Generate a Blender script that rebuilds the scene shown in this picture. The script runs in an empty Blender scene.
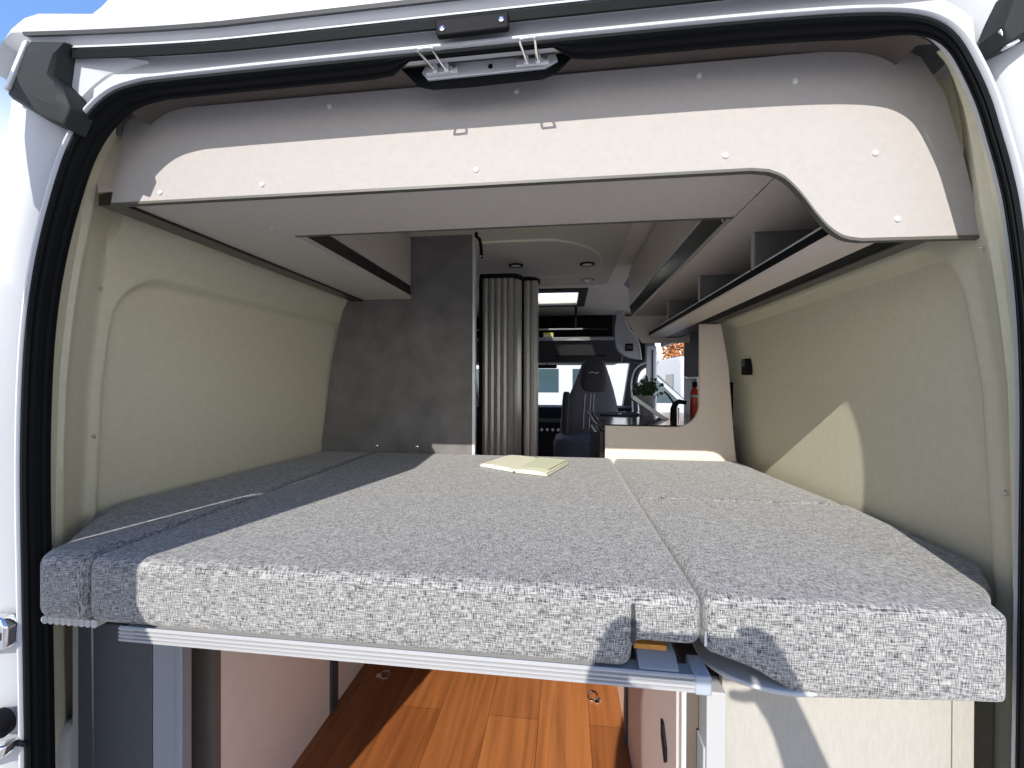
import bpy, bmesh, math, random
from mathutils import Vector, Matrix
random.seed(7)
scn = bpy.context.scene
COL = scn.collection

# ------------------------------------------------------------------ materials
def srgb(r, g, b):
    def f(c):
        c /= 255.0
        return c/12.92 if c <= 0.04045 else ((c+0.055)/1.055)**2.4
    return (f(r), f(g), f(b), 1.0)

def pbr(name, col, rough=0.5, metal=0.0, var=0.0, scale=20.0, bump=0.0, bscale=200.0, stretch=(1, 1, 1), spec=0.5, coat=0.0):
    m = bpy.data.materials.new(name); m.use_nodes = True
    nt = m.node_tree; b = nt.nodes['Principled BSDF']
    b.inputs['Base Color'].default_value = col
    b.inputs['Roughness'].default_value = rough
    b.inputs['Metallic'].default_value = metal
    b.inputs['Specular IOR Level'].default_value = spec
    b.inputs['Coat Weight'].default_value = coat
    tc = nt.nodes.new('ShaderNodeTexCoord'); mp = nt.nodes.new('ShaderNodeMapping')
    mp.inputs['Scale'].default_value = stretch
    nt.links.new(tc.outputs['Object'], mp.inputs['Vector'])
    if var > 0:
        n = nt.nodes.new('ShaderNodeTexNoise'); n.inputs['Scale'].default_value = scale; n.inputs['Detail'].default_value = 5
        nt.links.new(mp.outputs[0], n.inputs['Vector'])
        r = nt.nodes.new('ShaderNodeValToRGB')
        r.color_ramp.elements[0].position = 0.3; r.color_ramp.elements[1].position = 0.7
        r.color_ramp.elements[0].color = tuple(c*(1-var) for c in col[:3])+(1,)
        r.color_ramp.elements[1].color = tuple(min(1, c*(1+var)) for c in col[:3])+(1,)
        nt.links.new(n.outputs['Fac'], r.inputs['Fac']); nt.links.new(r.outputs['Color'], b.inputs['Base Color'])
    if bump > 0:
        n2 = nt.nodes.new('ShaderNodeTexNoise'); n2.inputs['Scale'].default_value = bscale; n2.inputs['Detail'].default_value = 3
        nt.links.new(mp.outputs[0], n2.inputs['Vector'])
        bp = nt.nodes.new('ShaderNodeBump'); bp.inputs['Strength'].default_value = bump; bp.inputs['Distance'].default_value = 0.002
        nt.links.new(n2.outputs['Fac'], bp.inputs['Height']); nt.links.new(bp.outputs['Normal'], b.inputs['Normal'])
    return m

def fabric(name, dark, mid, light):
    m = bpy.data.materials.new(name); m.use_nodes = True
    nt = m.node_tree; b = nt.nodes['Principled BSDF']; b.inputs['Roughness'].default_value = 0.95
    b.inputs['Specular IOR Level'].default_value = 0.1
    b.inputs['Sheen Weight'].default_value = 0.25; b.inputs['Sheen Roughness'].default_value = 0.6
    tc = nt.nodes.new('ShaderNodeTexCoord')
    fs = []
    for sc in ((52, 600, 600), (640, 120, 85), (20, 60, 60)):
        mp = nt.nodes.new('ShaderNodeMapping'); mp.inputs['Scale'].default_value = sc
        nt.links.new(tc.outputs['Object'], mp.inputs['Vector'])
        n = nt.nodes.new('ShaderNodeTexNoise'); n.inputs['Scale'].default_value = 1.0; n.inputs['Detail'].default_value = 1.0
        n.inputs['Roughness'].default_value = 0.6
        nt.links.new(mp.outputs[0], n.inputs['Vector']); fs.append(n)
    a1 = nt.nodes.new('ShaderNodeMath'); a1.operation = 'MULTIPLY'; a1.inputs[1].default_value = 0.46
    a2 = nt.nodes.new('ShaderNodeMath'); a2.operation = 'MULTIPLY_ADD'; a2.inputs[1].default_value = 0.48
    a3 = nt.nodes.new('ShaderNodeMath'); a3.operation = 'MULTIPLY_ADD'; a3.inputs[1].default_value = 0.07
    nt.links.new(fs[0].outputs['Fac'], a1.inputs[0])
    nt.links.new(fs[1].outputs['Fac'], a2.inputs[0]); nt.links.new(a1.outputs[0], a2.inputs[2])
    nt.links.new(fs[2].outputs['Fac'], a3.inputs[0]); nt.links.new(a2.outputs[0], a3.inputs[2])
    r = nt.nodes.new('ShaderNodeValToRGB'); e = r.color_ramp.elements
    e[0].position = 0.375; e[0].color = dark; e[1].position = 0.615; e[1].color = light
    k = e.new(0.495); k.color = mid
    nt.links.new(a3.outputs[0], r.inputs['Fac']); nt.links.new(r.outputs['Color'], b.inputs['Base Color'])
    bp = nt.nodes.new('ShaderNodeBump'); bp.inputs['Strength'].default_value = 0.5; bp.inputs['Distance'].default_value = 0.0015
    nt.links.new(a3.outputs[0], bp.inputs['Height']); nt.links.new(bp.outputs['Normal'], b.inputs['Normal'])
    return m

def wood(name):
    m = bpy.data.materials.new(name); m.use_nodes = True
    nt = m.node_tree; b = nt.nodes['Principled BSDF']; b.inputs['Roughness'].default_value = 0.45
    tc = nt.nodes.new('ShaderNodeTexCoord')
    # planks run along y: rotate so that the brick rows lie along x of the texture
    mp = nt.nodes.new('ShaderNodeMapping'); mp.inputs['Rotation'].default_value = (0, 0, math.radians(90)); mp.inputs['Location'].default_value = (0.3, 0.06, 0)
    nt.links.new(tc.outputs['Object'], mp.inputs['Vector'])
    br = nt.nodes.new('ShaderNodeTexBrick')
    br.inputs['Scale'].default_value = 1.0; br.inputs['Brick Width'].default_value = 1.15; br.inputs['Row Height'].default_value = 0.172
    br.inputs['Mortar Size'].default_value = 0.0012; br.inputs['Mortar Smooth'].default_value = 0.2; br.offset = 0.37
    br.inputs['Color1'].default_value = (0.56, 0.21, 0.062, 1); br.inputs['Color2'].default_value = (0.30, 0.095, 0.026, 1)
    br.inputs['Mortar'].default_value = (0.16, 0.05, 0.015, 1)
    nt.links.new(mp.outputs[0], br.inputs['Vector'])
    mp2 = nt.nodes.new('ShaderNodeMapping'); mp2.inputs['Scale'].default_value = (38, 2.2, 10)
    nt.links.new(tc.outputs['Object'], mp2.inputs['Vector'])
    n = nt.nodes.new('ShaderNodeTexNoise'); n.inputs['Scale'].default_value = 1.0; n.inputs['Detail'].default_value = 6; n.inputs['Distortion'].default_value = 0.6
    nt.links.new(mp2.outputs[0], n.inputs['Vector'])
    r = nt.nodes.new('ShaderNodeValToRGB'); r.color_ramp.elements[0].position = 0.3; r.color_ramp.elements[1].position = 0.65
    r.color_ramp.elements[0].color = (0.55, 0.5, 0.45, 1); r.color_ramp.elements[1].color = (1.05, 1.05, 1.05, 1)
    nt.links.new(n.outputs['Fac'], r.inputs['Fac'])
    mx = nt.nodes.new('ShaderNodeMixRGB'); mx.blend_type = 'MULTIPLY'; mx.inputs['Fac'].default_value = 0.8
    nt.links.new(br.outputs['Color'], mx.inputs['Color1']); nt.links.new(r.outputs['Color'], mx.inputs['Color2'])
    # knots
    mp3 = nt.nodes.new('ShaderNodeMapping'); mp3.inputs['Scale'].default_value = (9, 4.5, 1)
    nt.links.new(tc.outputs['Object'], mp3.inputs['Vector'])
    v = nt.nodes.new('ShaderNodeTexVoronoi'); v.inputs['Scale'].default_value = 1.0
    nt.links.new(mp3.outputs[0], v.inputs['Vector'])
    r2 = nt.nodes.new('ShaderNodeValToRGB'); r2.color_ramp.elements[0].position = 0.03; r2.color_ramp.elements[1].position = 0.13
    r2.color_ramp.elements[0].color = (0.3, 0.25, 0.2, 1); r2.color_ramp.elements[1].color = (1, 1, 1, 1)
    nt.links.new(v.outputs['Distance'], r2.inputs['Fac'])
    mx2 = nt.nodes.new('ShaderNodeMixRGB'); mx2.blend_type = 'MULTIPLY'; mx2.inputs['Fac'].default_value = 0.8
    nt.links.new(mx.outputs[0], mx2.inputs['Color1']); nt.links.new(r2.outputs['Color'], mx2.inputs['Color2'])
    nt.links.new(mx2.outputs[0], b.inputs['Base Color'])
    return m

def glass(name, tint=(1, 1, 1, 1), rough=0.0):
    m = bpy.data.materials.new(name); m.use_nodes = True
    nt = m.node_tree; nt.nodes.remove(nt.nodes['Principled BSDF'])
    out = nt.nodes['Material Output']
    t = nt.nodes.new('ShaderNodeBsdfTransparent'); t.inputs['Color'].default_value = tint
    g = nt.nodes.new('ShaderNodeBsdfGlossy'); g.inputs['Roughness'].default_value = rough
    f = nt.nodes.new('ShaderNodeFresnel'); f.inputs['IOR'].default_value = 1.45
    mx = nt.nodes.new('ShaderNodeMixShader')
    nt.links.new(f.outputs[0], mx.inputs['Fac']); nt.links.new(t.outputs[0], mx.inputs[1]); nt.links.new(g.outputs[0], mx.inputs[2])
    nt.links.new(mx.outputs[0], out.inputs['Surface'])
    return m

def translucent(name, col):
    m = bpy.data.materials.new(name); m.use_nodes = True
    nt = m.node_tree; nt.nodes.remove(nt.nodes['Principled BSDF'])
    out = nt.nodes['Material Output']
    t = nt.nodes.new('ShaderNodeBsdfTranslucent'); t.inputs['Color'].default_value = col
    p = nt.nodes.new('ShaderNodeBsdfTransparent'); p.inputs['Color'].default_value = col
    mx = nt.nodes.new('ShaderNodeMixShader'); mx.inputs['Fac'].default_value = 0.5
    nt.links.new(t.outputs[0], mx.inputs[1]); nt.links.new(p.outputs[0], mx.inputs[2])
    nt.links.new(mx.outputs[0], out.inputs['Surface'])
    return m

M = {}
M['fabric'] = fabric('melange_fabric', (0.022, 0.023, 0.025, 1), (0.215, 0.215, 0.213, 1), (0.45, 0.44, 0.42, 1))
M['crease_shade'] = pbr('painted_crease_shade', (0.05, 0.05, 0.053, 1), 0.95)  # dark tone that stands in for shade in the cushion crease
M['wall'] = pbr('beige_wall_liner', (0.70, 0.665, 0.50, 1), 0.75, var=0.03, scale=60, bump=0.25, bscale=900)
M['body'] = pbr('white_paint', (0.50, 0.515, 0.54, 1), 0.5, coat=0.1)
M['board'] = pbr('pale_grey_laminate', (0.41, 0.385, 0.365, 1), 0.75, var=0.03, scale=90, stretch=(1, 1, 1), spec=0.12)
M['soffit'] = pbr('greige_laminate', (0.62, 0.56, 0.51, 1), 0.45, var=0.03, scale=60)
M['kitchen'] = pbr('sand_laminate', (0.80, 0.69, 0.60, 1), 0.45, var=0.02, scale=60)
M['edge'] = pbr('olive_edge_band', (0.10, 0.095, 0.08, 1), 0.5)
M['partition'] = pbr('dark_stone_laminate', (0.165, 0.158, 0.152, 1), 0.55, var=0.22, scale=9)
M['ceil_dark'] = pbr('grey_ceiling_board', (0.62, 0.57, 0.49, 1), 0.6)
M['cream'] = pbr('cream_ceiling_liner', (0.86, 0.80, 0.68, 1), 0.7)
M['alu'] = pbr('brushed_aluminium', (0.72, 0.73, 0.75, 1), 0.38, 0.35)
M['alu_white'] = pbr('pale_anodised_rail', (0.42, 0.42, 0.42, 1), 0.5, 0.0)
M['groove'] = pbr('rail_groove', (0.25, 0.25, 0.26, 1), 0.5)
M['chrome'] = pbr('chrome', (0.85, 0.85, 0.85, 1), 0.12, 1.0)
M['rubber'] = pbr('black_rubber', (0.007, 0.008, 0.009, 1), 0.6, spec=0.08)
M['black'] = pbr('black_plastic', (0.008, 0.008, 0.010, 1), 0.6, spec=0.12)
M['dark'] = pbr('dark_grey_plastic', (0.045, 0.047, 0.05, 1), 0.5)
M['cover'] = pbr('charcoal_cover_plastic', (0.022, 0.025, 0.025, 1), 0.6, spec=0.2, bump=0.3, bscale=600)
M['rail'] = pbr('dark_bronze_rail', (0.035, 0.028, 0.026, 1), 0.25, 0.3)
M['smoke_rail'] = pbr('smoked_metal_rail', (0.10, 0.105, 0.10, 1), 0.25, 0.6)
M['tambour'] = pbr('silver_tambour', (0.50, 0.49, 0.46, 1), 0.35, 0.45)
M['slate'] = pbr('blue_grey_laminate', (0.05, 0.055, 0.065, 1), 0.5, var=0.06, scale=30)
M['brown'] = pbr('brown_laminate', (0.13, 0.105, 0.09, 1), 0.5, var=0.05, scale=20)
M['pink'] = pbr('sand_inner_laminate', (0.72, 0.60, 0.53, 1), 0.5, var=0.03, scale=20)
M['lightfront'] = pbr('linen_laminate', (0.40, 0.38, 0.34, 1), 0.7, var=0.05, scale=220, stretch=(1, 1, 0.25), spec=0.15)
M['floor'] = wood('oak_vinyl')
M['paper'] = pbr('cream_paper', (0.80, 0.78, 0.62, 1), 0.8)
M['paper_green'] = pbr('pale_green_page', (0.66, 0.70, 0.50, 1), 0.8)
M['orange'] = pbr('orange_plywood', (0.55, 0.24, 0.04, 1), 0.6, var=0.2, scale=40)
M['white_plastic'] = pbr('white_plastic', (0.50, 0.50, 0.49, 1), 0.5)
M['screw'] = pbr('screw_cap', (0.62, 0.62, 0.62, 1), 0.4)
M['yellow'] = pbr('yellow_card', (0.75, 0.68, 0.08, 1), 0.6)
M['seat'] = pbr('charcoal_seat_fabric', (0.10, 0.10, 0.115, 1), 0.85, var=0.2, scale=120)
M['seat_dark'] = pbr('dark_seat_fabric', (0.022, 0.022, 0.026, 1), 0.7)
M['seat_blue'] = pbr('slate_blue_cushion', (0.07, 0.085, 0.12, 1), 0.8)
M['stitch'] = pbr('pale_piping', (0.6, 0.6, 0.6, 1), 0.6)
M['counter'] = pbr('dark_glossy_worktop', (0.02, 0.02, 0.022, 1), 0.12)
M['pot'] = pbr('grey_ceramic', (0.36, 0.36, 0.38, 1), 0.55)
M['soil'] = pbr('dark_soil', (0.03, 0.02, 0.012, 1), 0.95)
M['leaf'] = pbr('green_leaf', (0.045, 0.10, 0.03, 1), 0.5, var=0.4, scale=30)
M['glass'] = glass('clear_glass', (0.93, 0.96, 0.95, 1))
M['smoked'] = pbr('tinted_window', (0.05, 0.08, 0.09, 1), 0.05, spec=0.8)
M['skylight'] = translucent('milky_skylight', (0.95, 0.95, 0.95, 1))
M['lamp'] = pbr('frosted_lens', (0.8, 0.76, 0.66, 1), 0.3)
M['rv'] = pbr('white_gelcoat', (0.52, 0.53, 0.55, 1), 0.4)
M['rv_grey'] = pbr('grey_stripe', (0.22, 0.24, 0.27, 1), 0.4)
M['tyre'] = pbr('tyre_rubber', (0.02, 0.02, 0.02, 1), 0.8)
M['bark'] = pbr('bark', (0.10, 0.07, 0.045, 1), 0.9, var=0.3, scale=20)
M['autumn'] = pbr('autumn_leaf', (0.42, 0.17, 0.05, 1), 0.7, var=0.4, scale=3)
M['ground'] = pbr('pale_gravel_yard', (0.48, 0.46, 0.43, 1), 0.9, var=0.12, scale=12)
M['red'] = pbr('red_lens', (0.45, 0.05, 0.02, 1), 0.25)
M['blind'] = pbr('grey_blind_fabric', (0.16, 0.17, 0.17, 1), 0.8)

# ------------------------------------------------------------------ mesh builder
ORG = {}
class B:
    def __init__(s): s.bm = bmesh.new()
    def box(s, x0, x1, y0, y1, z0, z1):
        vs = [s.bm.verts.new((x, y, z)) for z in (z0, z1) for y in (y0, y1) for x in (x0, x1)]
        for f in ((0, 2, 3, 1), (4, 5, 7, 6), (0, 1, 5, 4), (2, 6, 7, 3), (0, 4, 6, 2), (1, 3, 7, 5)):
            s.bm.faces.new([vs[i] for i in f])
        return s
    def prism(s, pts, axis, a, b):
        """polygon extruded along an axis: 'y' takes (x,z), 'x' takes (y,z), 'z' takes (x,y)"""
        def P(p, t):
            return {'y': (p[0], t, p[1]), 'x': (t, p[0], p[1]), 'z': (p[0], p[1], t)}[axis]
        A = [s.bm.verts.new(P(p, a)) for p in pts]; Bv = [s.bm.verts.new(P(p, b)) for p in pts]
        s.bm.faces.new(A); s.bm.faces.new(Bv[::-1])
        n = len(pts)
        for i in range(n):
            j = (i+1) % n
            s.bm.faces.new((A[i], Bv[i], Bv[j], A[j]))
        return s
    def tube(s, path, r, seg=10, closed=False, flat=None):
        path = [Vector(p) for p in path]; rings = []; n = len(path)
        up0 = None
        for i, p in enumerate(path):
            if closed: d = path[(i+1) % n]-path[i-1]
            else: d = path[min(i+1, n-1)]-path[max(i-1, 0)]
            d.normalize()
            if up0 is None:
                up0 = Vector((0, 0, 1)) if abs(d.z) < 0.9 else Vector((1, 0, 0))
            a = d.cross(up0)
            if a.length < 1e-6: a = d.orthogonal()
            a.normalize(); b = a.cross(d).normalized(); up0 = b
            rr = r[i] if isinstance(r, (list, tuple)) else r
            fa = flat or 1.0
            rings.append([s.bm.verts.new(p+a*rr*math.cos(t)+b*rr*fa*math.sin(t)) for t in [2*math.pi*k/seg for k in range(seg)]])
        m = n if closed else n-1
        for i in range(m):
            r0, r1 = rings[i], rings[(i+1) % n]
            for k in range(seg):
                s.bm.faces.new((r0[k], r0[(k+1) % seg], r1[(k+1) % seg], r1[k]))
        if not closed:
            s.bm.faces.new(rings[0][::-1]); s.bm.faces.new(rings[-1])
        return s
    def lathe(s, prof, c, axis='z', seg=24):
        """prof: (radius, height) pairs"""
        rings = []
        for r, h in prof:
            ring = []
            for k in range(seg):
                t = 2*math.pi*k/seg; u, v = r*math.cos(t), r*math.sin(t)
                o = {'z': (u, v, h), 'y': (u, h, v), 'x': (h, u, v)}[axis]
                ring.append(s.bm.verts.new((c[0]+o[0], c[1]+o[1], c[2]+o[2])))
            rings.append(ring)
        for i in range(len(rings)-1):
            for k in range(seg):
                s.bm.faces.new((rings[i][k], rings[i][(k+1) % seg], rings[i+1][(k+1) % seg], rings[i+1][k]))
        if prof[0][0] > 1e-4: s.bm.faces.new(rings[0][::-1])
        if prof[-1][0] > 1e-4: s.bm.faces.new(rings[-1])
        return s
    def loft(s, rows, close=False):
        """rows of equally many points"""
        V = [[s.bm.verts.new(p) for p in row] for row in rows]
        for i in range(len(V)-1):
            for k in range(len(V[0])-1):
                s.bm.faces.new((V[i][k], V[i][k+1], V[i+1][k+1], V[i+1][k]))
        return s
    def quad(s, *p):
        s.bm.faces.new([s.bm.verts.new(q) for q in p]); return s
    def build(s, name, mat, parent=None, bevel=0.0, seg=2, smooth=None, solid=0.0, solid_off=1.0, keep_org=None):
        bm = s.bm
        bmesh.ops.recalc_face_normals(bm, faces=bm.faces)
        if parent is not None: L = ORG[parent.name]
        elif keep_org is not None: L = Vector(keep_org)
        else:
            xs = [v.co for v in bm.verts]
            lo = [min(c[i] for c in xs) for i in range(3)]; hi = [max(c[i] for c in xs) for i in range(3)]
            L = Vector(((lo[0]+hi[0])/2, (lo[1]+hi[1])/2, lo[2]))
        for v in bm.verts: v.co -= L
        me = bpy.data.meshes.new(name); bm.to_mesh(me); bm.free()
        me.materials.append(mat)
        o = bpy.data.objects.new(name, me); COL.objects.link(o)
        ORG[o.name] = L
        if parent is None: o.location = L
        else: o.parent = parent
        if bevel > 0:
            md = o.modifiers.new('bevel', 'BEVEL'); md.width = bevel; md.segments = seg; md.limit_method = 'ANGLE'; md.angle_limit = math.radians(35)
            md.harden_normals = False
        if solid:
            md = o.modifiers.new('solid', 'SOLIDIFY'); md.thickness = solid; md.offset = solid_off
        if smooth is None: smooth = bevel > 0
        if smooth:
            for p in me.polygons: p.use_smooth = True
            try: me.set_sharp_from_angle(angle=math.radians(40))
            except Exception: pass
        return o

def thing(name, label, cat, loc, group=None):
    o = bpy.data.objects.new(name, None); o.empty_display_size = 0.05
    COL.objects.link(o); o.location = loc; ORG[o.name] = Vector(loc)
    o['label'] = label; o['category'] = cat
    if group: o['group'] = group
    return o
def tag(o, label, cat, group=None, kind=None):
    o['label'] = label; o['category'] = cat
    if group: o['group'] = group
    if kind: o['kind'] = kind
    return o
def struct(o, label=None, cat=None):
    o['kind'] = 'structure'
    if label: o['label'] = label; o['category'] = cat
    return o
def dup(root, loc, label, group=None):
    r = root.copy(); COL.objects.link(r); r.location = loc; r['label'] = label
    if group: r['group'] = group
    for ch in list(root.children):
        c = ch.copy(); COL.objects.link(c); c.parent = r
        for g in list(ch.children):
            d = g.copy(); COL.objects.link(d); d.parent = c
    return r
def arc(cx, cz, r, a0, a1, n=8):
    return [(cx+r*math.cos(math.radians(a0+(a1-a0)*i/n)), cz+r*math.sin(math.radians(a0+(a1-a0)*i/n))) for i in range(n+1)]
def catmull(P, n=5):
    out = []
    for i in range(len(P)-1):
        p0 = Vector(P[max(i-1, 0)]); p1 = Vector(P[i]); p2 = Vector(P[i+1]); p3 = Vector(P[min(i+2, len(P)-1)])
        for k in range(n):
            t = k/n
            out.append(0.5*((2*p1)+(p2-p0)*t+(2*p0-5*p1+4*p2-p3)*t*t+(3*p1-p0-3*p2+p3)*t**3))
    out.append(Vector(P[-1]))
    return [tuple(v) for v in out]
def interp(tab, x):
    if x <= tab[0][0]: return tab[0][1]
    for (a, fa), (b, fb) in zip(tab, tab[1:]):
        if x <= b: return fa+(fb-fa)*(x-a)/(b-a)
    return tab[-1][1]
def sstep(a, b, x):
    t = max(0.0, min(1.0, (x-a)/(b-a))); return t*t*(3-2*t)

# ------------------------------------------------------------------ camera
CAM = Vector((0.2, -0.72, 1.8))
yaw, pit, rol = map(math.radians, (7.2, -0.22, 0.17))
fwd = Vector((-math.sin(yaw)*math.cos(pit), math.cos(yaw)*math.cos(pit), math.sin(pit)))
rt = Vector((math.cos(yaw), math.sin(yaw), 0)); up = rt.cross(fwd)
r2 = rt*math.cos(rol)+up*math.sin(rol); u2 = -rt*math.sin(rol)+up*math.cos(rol)
cam = bpy.data.cameras.new('camera'); cam.sensor_width = 36; cam.lens = 36*425/1024; cam.clip_start = 0.02; cam.clip_end = 500
co = bpy.data.objects.new('camera', cam); COL.objects.link(co)
co.matrix_world = Matrix(((r2.x, u2.x, -fwd.x, CAM.x), (r2.y, u2.y, -fwd.y, CAM.y), (r2.z, u2.z, -fwd.z, CAM.z), (0, 0, 0, 1)))
scn.camera = co

# ------------------------------------------------------------------ light
sd = Vector((0.25, 1.0, -0.59)).normalized()
sun = bpy.data.lights.new('sun', 'SUN'); sun.energy = 5.4; sun.angle = math.radians(0.4); sun.color = (1.0, 0.955, 0.88)
so = bpy.data.objects.new('sun', sun); COL.objects.link(so)
so.rotation_euler = sd.to_track_quat('-Z', 'Y').to_euler(); so.location = (-3, -12, 8)
w = bpy.data.worlds.new('sky'); scn.world = w; w.use_nodes = True
nt = w.node_tree; bg = nt.nodes['Background']
tc = nt.nodes.new('ShaderNodeTexCoord'); sx = nt.nodes.new('ShaderNodeSeparateXYZ')
nt.links.new(tc.outputs['Generated'], sx.inputs[0])
rp = nt.nodes.new('ShaderNodeValToRGB'); e = rp.color_ramp.elements
e[0].position = 0.0; e[0].color = (0.84, 0.82, 0.78, 1)
e[1].position = 0.9; e[1].color = (0.045, 0.11, 0.32, 1)
k = e.new(0.22); k.color = (0.80, 0.81, 0.83, 1)
k = e.new(0.44); k.color = (0.105, 0.20, 0.41, 1)
nt.links.new(sx.outputs['Z'], rp.inputs['Fac']); nt.links.new(rp.outputs['Color'], bg.inputs['Color'])
bg.inputs['Strength'].default_value = 2.45
scn.view_settings.view_transform = 'Standard'; scn.view_settings.look = 'None'
scn.view_settings.gamma = 1.0; scn.view_settings.use_curve_mapping = False
scn.view_settings.exposure = 0.0
scn.cycles.max_bounces = 16; scn.cycles.diffuse_bounces = 12

# ------------------------------------------------------------------ shell
FZ = 0.65       # van floor
MT = 1.455      # bed top
AP0 = [(-.868, .58), (-.872, 1.02), (-.878, 1.36), (-.882, 1.60), (-.878, 1.78), (-.867, 1.92), (-.846, 2.04), (-.815, 2.15), (-.776, 2.252), (-.732, 2.316), (-.678, 2.356), (-.621, 2.370), (-.557, 2.373),
       (-.281, 2.375), (.05, 2.376), (.413, 2.376), (.563, 2.374), (.654, 2.370), (.718, 2.362), (.757, 2.347), (.785, 2.320), (.808, 2.275), (.827, 2.226), (.841, 2.175), (.855, 2.12), (.868, 2.05), (.882, 1.92), (.888, 1.776), (.888, 1.60), (.886, 1.23), (.880, .58)]
AP = catmull(AP0, 4)
def normals(P):
    N = []
    for i in range(len(P)):
        a = Vector(P[max(i-1, 0)]); b = Vector(P[min(i+1, len(P)-1)])
        d = (b-a).normalized(); N.append((-d.y, d.x))
    return N
APN = normals(AP)
def sweep(profile, lo=0, hi=None):
    """profile of (outward offset, y) swept round the door opening"""
    idx = range(lo, len(AP) if hi is None else hi)
    return [[(AP[i][0]+APN[i][0]*o, y, AP[i][1]+APN[i][1]*o) for o, y in profile] for i in idx]

# floor
struct(B().prism([(-.86, .02), (.86, .02), (.90, .12), (1.02, .36), (1.02, 5.0), (-1.08, 5.0), (-1.08, .36), (-.92, .12)], 'z', FZ-.05, FZ).build('floor', M['floor'], keep_org=(0, 0, FZ)))

# rubber seal round the opening
seal = B()
def seal_depth(x, z):
    k = 1.0
    if z > 2.3: k = 1-.74*sstep(-.13, -.09, x)*(1-sstep(.18, .22, x))
    if x > .6: k = min(k, 1-.62*sstep(.66, .80, x))
    return k
SP = [(-.001, .050), (-.006, .044), (-.007, .036), (-.003, .032), (-.003, .029), (-.007, .026), (-.007, .016), (-.003, .012), (-.003, .009), (-.006, .005), (-.003, .000), (.002, .000), (.003, .03)]
rows = []
apf = []
for (x0, z0), (x1, z1) in zip(AP, AP[1:]):
    n_ = max(1, int(math.hypot(x1-x0, z1-z0)/.03))
    apf += [(x0+(x1-x0)*i/n_, z0+(z1-z0)*i/n_) for i in range(n_)]
apf.append(AP[-1]); apn = normals(apf)
for (x, z), (nx, nz) in zip(apf, apn):
    k = seal_depth(x, z)
    rows.append([(x+nx*o*(.6+.4*k), y*k, z+nz*o*(.6+.4*k)) for o, y in SP])
seal.loft(rows)
struct(seal.build('trim_1', M['rubber'], smooth=True))

# white painted rear frame: lip, channel, quarter panels
fr = B()
fr.loft(sweep([(.0025, .03), (.003, .000), (.006, -.004), (.011, -.003), (.015, .003), (.017, .012), (.034, .020)]))
def hz(x): return 0.024*max(0.0, (-x-.40)/.45)**1.5
left = [i for i in range(len(AP)) if AP[i][0] < -.60]
right = [i for i in range(len(AP)) if AP[i][0] > .66]
for grp, sg in ((left, -1), (right, 1)):
    rows = []
    for i in grp:
        x, z = AP[i]; nx, nz = APN[i]
        t = sstep(2.05, 2.36, z)
        xo = sg*(0.968-0.055*t); zo = z+0.09*t
        a = (x+nx*.034, .030, z+nz*.034)
        b = (x+nx*.048, .010, z+nz*.048)
        rows.append([a, b, (b[0]*.6+xo*.4, -.004, b[2]*.6+zo*.4), (xo-sg*.02, .0, zo), (xo, .012, zo), (sg*1.04, .10, zo+.0), (sg*1.12, .33, zo), (sg*1.12, .6, zo)])
    fr.loft(rows)
# header band above the opening, up to the gutter strip
hdr = [i for i in range(len(AP)) if -.72 < AP[i][0] < .84 and AP[i][1] > 2.28]
rows = []
for i in hdr:
    x, z = AP[i]; nx, nz = APN[i]
    zt = 2.46+hz(x)
    a = (x+nx*.017, .010, z+nz*.017)
    rows.append([a, (x+nx*.021, .014, z+nz*.021), (x, .012, zt)])
fr.loft(rows)
frame = struct(fr.build('wall_rear', M['body'], smooth=True))

# roof, closed at the rear by a rounded end
half = [(-.912, 2.405), (-.898, 2.438), (-.888, 2.460), (-.868, 2.482), (-.838, 2.500), (-.806, 2.505), (-.75, 2.499), (-.688, 2.492), (-.668, 2.503), (-.645, 2.522), (-.60, 2.56), (-.5, 2.60), (-.25, 2.62)]
sec = half+[(0, 2.625)]+[(-x, z) for x, z in half[::-1]]
rf = B()
def front(x): return 2.405+hz(min(x, 0)) if abs(x) < .80 else min(2.405+hz(-abs(x)), 2.44)
rf.loft([[(x, y, z) for x, z in sec] for y in (-.022, .03, .3, 2.55)])
rf.loft([[(x, -.022, z) for x, z in sec], [(x*.999, -.024, max(min(z-.003, 2.448+hz(min(x, 0))), 2.40)) for x, z in sec], [(x*.997, -.004, max(min(z-.004, 2.425+hz(min(x, 0))), 2.40)) for x, z in sec], [(x*.99, .036, max(min(z-.004, 2.425+hz(min(x, 0))), 2.40)) for x, z in sec]])
struct(rf.build('roof', M['body'], smooth=True), 'white rounded rear edge of the van roof against the blue sky', 'roof')
# roof slab round the skylight and over the cab
rs = B()
for x0, x1, y0, y1 in ((-1.1, 1.1, .2, 2.70), (-1.1, -.07, 2.70, 3.25), (.30, 1.1, 2.70, 3.25), (-1.1, 1.1, 3.25, 4.1)):
    rs.box(x0, x1, y0, y1, 2.535, 2.56)
struct(rs.build('ceiling', M['cream']))

# gutter strips on the header
xs = [-.80+1.6*i/40 for i in range(41)]
def strip(z0, z1, y0, y1, xa=-.80, xb=.80):
    P = [xa+(xb-xa)*i/40 for i in range(41)]
    b = B()
    b.loft([[(x, .004, z0+hz(x)+.012), (x, y0, z0+hz(x)+.002), (x, y1, z1+hz(x)-.002), (x, .004, z1+hz(x))] for x in P])
    return b
struct(strip(2.404, 2.4225, -.012, -.014, -.765, .79).build('trim_2', M['rubber'], smooth=True))
struct(strip(2.4225, 2.438, -.014, -.008, -.775, .79).build('trim_3', M['body'], smooth=False))
struct(strip(2.438, 2.448, -.026, -.028, -.835, .84).build('trim_4', M['dark'], smooth=True))

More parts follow.
